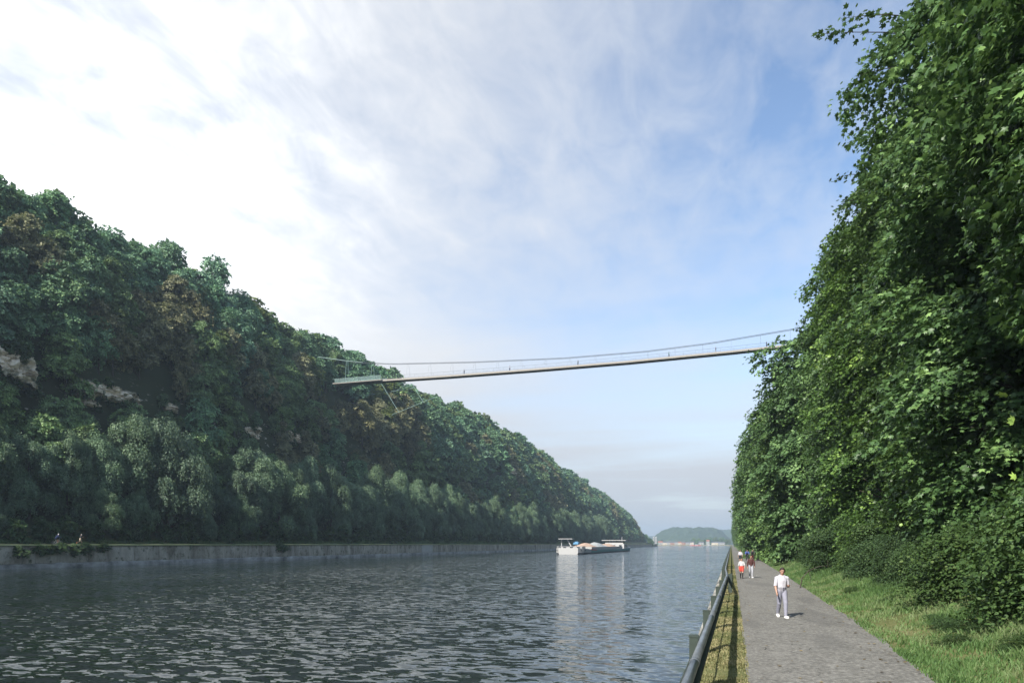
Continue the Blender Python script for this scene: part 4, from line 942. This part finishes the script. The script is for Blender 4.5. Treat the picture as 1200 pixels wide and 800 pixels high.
person('man in white t-shirt and light grey trousers walking towards the camera', b_man, on_path(916, 724), R(14), {'t_shirt': ('white_cotton', 'tee', .012), 'trousers': ('grey_trousers', 'trousers', .012), 'shoes': ('white_shoe', ['foot'], .008)}, 'hair_dark', 1.0, None, True)
person('person in dark maroon top and grey trousers walking beside a red-shorted companion', b_walk, on_path(880, 677), R(10), {'top': ('maroon_top', 'jacket', .018), 'trousers': ('light_grey_cloth', 'trousers', .012), 'shoes': ('white_shoe', ['foot'], .008)}, 'hair_dark', .98, 'walkers on the path')
person('shorter person in pale top and red shorts nearest the railing', b_walk, on_path(869, 677.5), R(8), {'top': ('pale_top', 'tee', .016), 'shorts': ('red_cloth', 'shorts', .03), 'leggings': ('dark_legging', ['shin'], .006), 'shoes': ('dark_legging', ['foot'], .008)}, 'hair_brown', .86, 'walkers on the path')
person('person in black and white clothes walking behind the red-shorted one', b_walk, on_path(867.5, 660), R(5), {'top': ('white_cotton', 'tee', .016), 'shorts': ('black_cloth', 'shorts', .025), 'shoes': ('white_shoe', ['foot'], .008)}, 'hair_dark', 1.02, 'walkers on the path')

def bicycle(label, loc, rz, frame, group=None):
    """front wheel towards -y"""
    b = thing('bicycle', label, 'bicycle', loc, rz, group)
    for yy in (-.52, .52):
        w_ = MB().torus((0, yy, .34), .325, .018, 'X', 28, 6).build('wheel', 'tyre', b, True); MB().torus((0, yy, .34), .30, .010, 'X', 28, 5).build('rim', 'rim_alu', w_, True)
        s_ = MB()
        for q in range(10): s_.tube([(0, yy, .34), (0, yy+.3*math.cos(q*.628), .34+.3*math.sin(q*.628))], .0035, 3)
        s_.build('spokes', 'rim_alu', w_)
    f = MB(); bb, st_, hd, hd2 = (0, .08, .29), (0, .20, .80), (0, -.36, .85), (0, -.39, .70)
    for a_, c_ in ((bb, st_), (st_, hd), (bb, hd2), (bb, (0, .52, .34)), ((0, .18, .74), (0, .52, .34)), (hd, hd2)): f.tube([a_, c_], .018, 6)
    f.build('frame', frame, b, True)
    MB().tube([hd2, (0, -.44, .55), (0, -.52, .34)], .016, 6).build('fork', frame, b, True)
    MB().tube([hd, (0, -.40, 1.0)], .014, 6).tube([(-.26, -.44, 1.02), (-.12, -.42, 1.02), (.12, -.42, 1.02), (.26, -.44, 1.02)], .013, 6).build('handlebar', 'bike_black', b, True)
    MB().tube([st_, (0, .22, .88)], .013, 6).build('seat_post', 'rim_alu', b); MB().box((0, .22, .895), (.14, .26, .05)).build('saddle', 'bike_black', b)
    MB().torus(bb, .09, .008, 'X', 16, 4).build('chainring', 'rim_alu', b); MB().tube([(.07, .08, .29), (.07, .0, .43)], .01, 5).build('crank', 'rim_alu', b); MB().tube([(-.07, .08, .29), (-.07, .11, .13)], .01, 5).build('crank', 'rim_alu', b)
    for s_ in (-1, 1): MB().box((.11*s_, 0 if s_ > 0 else .11, .43 if s_ > 0 else .13), (.09, .08, .02)).build('pedal', 'bike_black', b)
    return b
for lab, px, py, top, bot, fr, hat in (('blue', 875.5, 658, 'blue_cloth', 'charcoal_cloth', 'bike_black', None), ('dark grey', 882, 657, 'charcoal_cloth', 'black_cloth', 'bike_red', None)):
    c = on_path(px, py); bicycle(f'bicycle ridden by the cyclist in {lab} on the path', c, R(4), fr, 'bicycles on the path')
    person(f'cyclist in {lab} top riding on the path behind the walkers', b_ride, c, R(4), {'top': (top, 'jacket', .02), 'trousers': (bot, 'trousers', .012), 'shoes': ('black_cloth', ['foot'], .008)}, 'hair_dark', 1.05, 'cyclists on the path')
# far towpath: cyclist and runner heading right
c = from_px(67, 637, X=-102.6); c.z = 2.46; bicycle('pale bicycle ridden along the far towpath at left', c, R(172), 'bike_white')
person('cyclist in navy top and white helmet riding along the far towpath', b_ride, c, R(172), {'top': ('navy_cloth', 'jacket', .02), 'shorts': ('black_cloth', 'shorts', .012), 'shoes': ('white_shoe', ['foot'], .01)}, 'white_helmet', 1.06, None, False, 'helmet')
c = from_px(94, 637, X=-102.6); c.z = 2.46
person('runner in black shirt and beige shorts on the far towpath', b_run, c, R(165), {'shirt': ('black_cloth', 'tee', .016), 'shorts': ('beige_cloth', 'shorts', .02), 'shoes': ('orange_shoe', ['foot'], .01)}, 'hair_grey')
# people on the bridge
for i, (px, top, bot, lab) in enumerate(((545, 'charcoal_cloth', 'navy_cloth', 'person on the footbridge nearest its wooded left end'), (598, 'pale_top', 'navy_cloth', 'second person from the left on the footbridge in a pale top'),
        (678, 'black_cloth', 'black_cloth', 'person in black standing mid-span on the footbridge'), (784, 'teal_cloth', 'charcoal_cloth', 'person in teal on the right half of the footbridge'),
        (839, 'charcoal_cloth', 'light_grey_cloth', 'person in charcoal second from the right on the footbridge'), (898, 'black_cloth', 'navy_cloth', 'rightmost person on the footbridge just left of the trees'))):
    k_ = pixel_X_over_d(px); dd = BR_Y/(CY+SY*(px-600)/800); x = k_*dd
    person(lab, b_stand, (x, BR_Y-.7, deck_z(x)-.03), R(90 if i % 2 else -80), {'top': (top, 'jacket', .02), 'trousers': (bot, 'trousers', .014), 'shoes': ('black_cloth', ['foot'], .01)}, 'hair_dark', 1.0, 'people on the footbridge')

# ------------------------------------------------------------------ cargo barge
bg_ = thing('cargo_barge', 'long cargo barge with white bow and wheelhouse carrying heaps of sand', 'barge', (-55.4, 238, WATER_Z), 0, None, (1.06, 1.1, 1.0))
# hull: plan outline, bow at y=0, stern at y=108
hs_ = [(0, .62, 2.3), (2.5, .88, 2.15), (6, .98, 1.95), (12, 1, 1.75), (20, 1, 1.55), (60, 1, 1.45), (95, 1, 1.5), (104, 1, 1.9), (108, .93, 2.0)]
V, F = [], []
for y, wq, fb in hs_: V += [(-5.4*wq*.86, y+.0, -.8), (-5.4*wq, y, .5), (-5.4*wq, y, fb), (5.4*wq, y, fb), (5.4*wq, y, .5), (5.4*wq*.86, y, -.8)]
mi = []
for i in range(len(hs_)-1):
    for q in range(6):
        F.append((6*i+q, 6*i+(q+1) % 6, 6*i+6+(q+1) % 6, 6*i+6+q)); mi.append(0 if q in (1, 3) and i < 3 else (3 if q == 2 else (1 if q in (1, 3) else 2)))
F += [tuple(range(5, -1, -1)), tuple(range(6*len(hs_)-6, 6*len(hs_)))]; mi += [0, 1]
hb = MB(); hb.add(V, F); hb.m = mi; hb.build('hull', ['boat_white', 'hull_teal', 'hull_dark', 'deck_grey'], bg_)
for s_ in (-1, 1):
    MB().add([(s_*5.46, 12, 1.35), (s_*5.46, 22, 1.2), (s_*5.46, 22, 1.62), (s_*5.46, 12, 1.85), (s_*5.3, 12, 1.35), (s_*5.3, 22, 1.2), (s_*5.3, 22, 1.62), (s_*5.3, 12, 1.85)], [(0, 1, 2, 3), (7, 6, 5, 4), (0, 4, 5, 1), (3, 2, 6, 7), (0, 3, 7, 4), (1, 5, 6, 2)]).build('rubbing_strake', 'rust_red', bg_)
    for y in (1.5, 4.0): MB().box((s_*(5.4*float(np.interp(y, [0, 2.5, 6], [.62, .88, .98])))+.03*s_, y, 1.45), (.14, .7, .5)).build('hawse_hole', 'hull_dark', bg_)
MB().box((0, 7.5, 2.25), (7.4, 5.5, 1.0)).box((0, 7.5, 2.79), (7.8, 5.9, .08)).build('fore_cabin', 'boat_white', bg_)
for x in (-2.4, 0, 2.4): MB().box((x, 4.72, 2.35), (1.0, .06, .42)).build('window', 'window_dark', bg_)
MB().box((-1.9, 5.2, 5.55), (4.9, 3.2, .22)).build('canopy_roof', 'boat_white', bg_)
for x in (-3.6, ): MB().tube([(x, 5.2, 1.9), (x, 5.2, 5.5)], .16, 8).build('canopy_post', 'boat_white', bg_)
MB().tube([(-1.6, 5.2, 5.4), (-.1, 5.2, 2.6)], .20, 8).build('derrick', 'boat_white', bg_)
MB().prism([(-.9, 0), (.9, 0), (.75, .7), (.2, 1.0), (-.7, .8)], [(5.0, 1, 1, 3.6), (7.5, 1, 1, 3.6)]).build('tarpaulin', 'tarp_blue', bg_).location = (1.4, 0, 0)
MB().tube([(1.4, 6.2, 2.6), (1.4, 6.2, 3.7)], .1, 6).build('tarpaulin_post', 'boat_white', bg_)
rl = MB(); 
for y in np.arange(.6, 12, 1.4):
    for s_ in (-1, 1): rl.tube([(s_*5.2*float(np.interp(y, [0, 2.5, 6, 12], [.62, .88, .98, 1])), y, 1.9), (s_*5.2*float(np.interp(y, [0, 2.5, 6, 12], [.62, .88, .98, 1])), y, 3.0)], .03, 4)
for s_ in (-1, 1): rl.tube([(s_*5.2*float(np.interp(y, [0, 2.5, 6, 12], [.62, .88, .98, 1])), y, 3.0) for y in np.arange(.6, 12, 1.4)], .03, 4)
rl.build('bow_railing', 'boat_white', bg_)
for s_ in (-1, 1): MB().box((s_*4.6, 51, 2.0), (.25, 70, 1.1)).build('coaming', 'hatch_grey', bg_)
for y in (16.2, 85.8): MB().box((0, y, 2.0), (9.4, .25, 1.1)).build('coaming', 'hatch_grey', bg_)
def heap(name, y0, y1, H, seed, mat):
    n1, n2 = 30, 12; V = []
    for i in range(n1+1):
        for j in range(n2+1):
            u, v = i/n1*2-1, j/n2*2-1; V.append((v*4.4, (y0+y1)/2+u*(y1-y0)/2, 1.8+H*max(0, 1-abs(u)**2.5)*max(0, 1-v*v*.85)*(.75+.5*float(vnoise((u*4, v*2, seed), 5)))))
    return put(name, mesh_np(name, V, [(i*(n2+1)+j, (i+1)*(n2+1)+j, (i+1)*(n2+1)+j+1, i*(n2+1)+j+1) for i in range(n1) for j in range(n2)], mat, smooth=True), bg_)
heap('sand_heap', 16.4, 36, 1.9, 1, 'cargo_sand'); heap('sand_heap', 35, 60, 2.3, 2, 'hatch_grey'); heap('sand_heap', 58, 85.5, 2.1, 3, 'cargo_sand')
wh = MB().box((0, 96, 2.6), (9.4, 11, 2.2)).build('deckhouse', 'boat_white', bg_)
MB().box((0, 94, 4.35), (8.4, 6.0, 1.3)).build('wheelhouse', 'boat_white', bg_); MB().box((0, 94, 4.72), (8.46, 6.06, .62)).build('window_band', 'window_dark', bg_); MB().box((0, 93.6, 5.5), (11.2, 7.4, .3)).build('wheelhouse_roof', 'boat_white', bg_)
for x in (-3, 0, 3): MB().box((x, 90.45, 2.8), (1.2, .08, .8)).build('window', 'window_dark', bg_)
for y in (92.5, 95.5, 98.5): MB().box((4.73, y, 2.8), (.08, 1.2, .8)).build('window', 'window_dark', bg_)
MB().box((0, 104, 2.7), (8.0, 4.4, 1.9)).build('aft_cabin', 'deck_grey', bg_); MB().tube([(2.5, 98.5, 3.6), (2.5, 98.5, 7.2)], .12, 6).build('mast', 'boat_white', bg_)
MB().tube([(-4, 106.5, 2.0), (-4, 108.5, 4.6)], .04, 5).build('flagstaff', 'boat_white', bg_)

# ------------------------------------------------------------------ far shore
def house(label, X, Y, wd, dp, h, rh, wall, roof, rz=0, group='houses on the far shore', z=.3):
    r = thing('house', label, 'house', (X, Y, z-.2), rz, group)
    MB().box((0, 0, h/2), (wd, dp, h)).build('wall', wall, r)
    MB().add([(-wd/2-.4, -dp/2-.4, h), (wd/2+.4, -dp/2-.4, h), (wd/2+.4, dp/2+.4, h), (-wd/2-.4, dp/2+.4, h), (-wd/2-.4, 0, h+rh), (wd/2+.4, 0, h+rh)], [(0, 1, 5, 4), (2, 3, 4, 5), (0, 4, 3), (1, 2, 5), (0, 3, 2, 1)]).build('roof', roof, r)
    n = max(2, int(wd/3.2))
    for q in range(n):
        for s_ in range(max(1, int(h/3))): MB().box((-wd/2+(q+.5)*wd/n, -dp/2-.03, 1.7+s_*2.9), (1.1, .1, 1.3)).build('window', 'window_dark', r)
    MB().box((wd*.12, -dp/2-.05, 1.05), (1.0, .12, 2.1)).build('door', 'door_brown', r)
    return r
rgH = np.random.default_rng(41)
hl_ = [(774, 'white', 11, 6), (779, 'cream', 9, 5), (784, 'white', 12, 6), (789, 'brick', 14, 5), (792.5, 'white', 8, 6), (797, 'cream', 12, 5), (801, 'brick', 9, 6), (805.5, 'white', 14, 5), (811, 'cream', 10, 6), (822, 'white', 12, 5), (829.5, 'white', 7, 9), (838, 'cream', 16, 5), (846, 'white', 14, 4.5)]
for i, (px, ck, wd, h) in enumerate(hl_):
    c = from_px(px, 636, d=1600+rgH.uniform(0, 60)); lab = f'{["first","second","third","fourth","fifth","sixth","seventh","eighth","ninth","tenth","eleventh","twelfth","thirteenth"][i]} tiny {ck} house from the left on the distant shore'
    house(lab, c.x, c.y, wd, 9, h, 3.2, 'house_'+ck, 'roof_red' if i % 5 == 0 else 'roof_grey', rgH.uniform(-.2, .2))
c = from_px(767.5, 634, d=1560); tb = thing('tower_block', 'tall white twin tower standing at the left end of the distant shore', 'building', (c.x, c.y, 0), 0)
for dx in (-2.6, 2.6):
    MB().box((dx, 0, 9.5), (3.4, 6, 19)).build('wall', 'house_white', tb)
    for q in range(5): MB().box((dx, -3.03, 3+q*3.2), (1.6, .1, 1.2)).build('window', 'window_dark', tb)
MB().box((0, 0, 6), (1.8, 4, 12)).build('link', 'roof_grey', tb)
def small_boat(label, px, py, L, hull, cab):
    c = from_px(px, py, z=WATER_Z); 
    if c.y > 1480: c = c*(1470/c.y); c.z = WATER_Z
    b = thing('moored_boat', label, 'boat', (c.x, c.y, WATER_Z), R(90), 'boats at the distant shore')
    MB().prism([(-1, -.4), (1, -.4), (1.3, .4), (1.4, 1), (-1.4, 1), (-1.3, .4)], [(-L/2, .2, 1.2, .3), (-L*.3, 1, 1, .2), (L*.4, 1.1, 1, .1), (L/2, 1, 1, .1)]).build('hull', hull, b)
    MB().box((0, L*.1, 1.9), (2.0, L*.4, 1.8)).box((0, L*.1, 2.85), (2.3, L*.45, .12)).build('cabin', cab, b); MB().box((1.01, L*.1, 2.2), (.06, L*.34, .7)).build('window', 'window_dark', b); MB().tube([(0, -.1*L, 1), (0, -.1*L, 5)], .08, 5).build('mast', cab, b)
small_boat('red and white boat moored off the distant shore', 817, 638.2, 15, 'boat_red', 'boat_white'); small_boat('smaller red boat moored left of the red and white one', 811, 638.2, 9, 'boat_red', 'boat_white'); small_boat('white boat near the right end of the distant shore', 831, 638.2, 8, 'boat_white', 'boat_white')
rgF = np.random.default_rng(43)
for i, px in enumerate(list(np.arange(770, 856, 3.1))):
    c = from_px(px+rgF.uniform(-1, 1), 636, d=1640+rgF.uniform(0, 120)); s_ = rgF.uniform(.45, .8) if px < 808 else rgF.uniform(.8, 1.25)
    tree('shore_tree', 'tree behind the houses on the distant shore', 'tree', 'trees on the distant shore', far_cr[KINDS[[0, 2, 4, 0, 2][i % 5]]], None, (c.x, c.y, .2), rgF.uniform(0, 6.28), (s_*1.2, s_*1.2, s_))
for px, s_ in ((764, .62), (761.5, .8)):
    c = from_px(px, 637, d=905); tree('bank_end_tree', 'small dark tree at the tip of the far quay' if px > 762 else 'rounder dark tree just behind the tip of the far quay', 'tree', None, far_cr['hill_dark'], None, (c.x, c.y, -1.5), 0, (s_, s_, s_))

# ------------------------------------------------------------------ haze
hz = put('haze', MB().box((-500, 2400, 63), (9000, 6400, 142)).mesh('haze', [])); hz['kind'] = 'stuff'
t = NT('haze_air'); t.n('ShaderNodeOutputMaterial', {'Volume': t.n('ShaderNodeVolumePrincipled', {'Color': (0.66, 0.84, 1.0, 1), 'Density': 0.00026, 'Anisotropy': 0.2}).outputs[0]}); hz.data.materials.append(t.m)
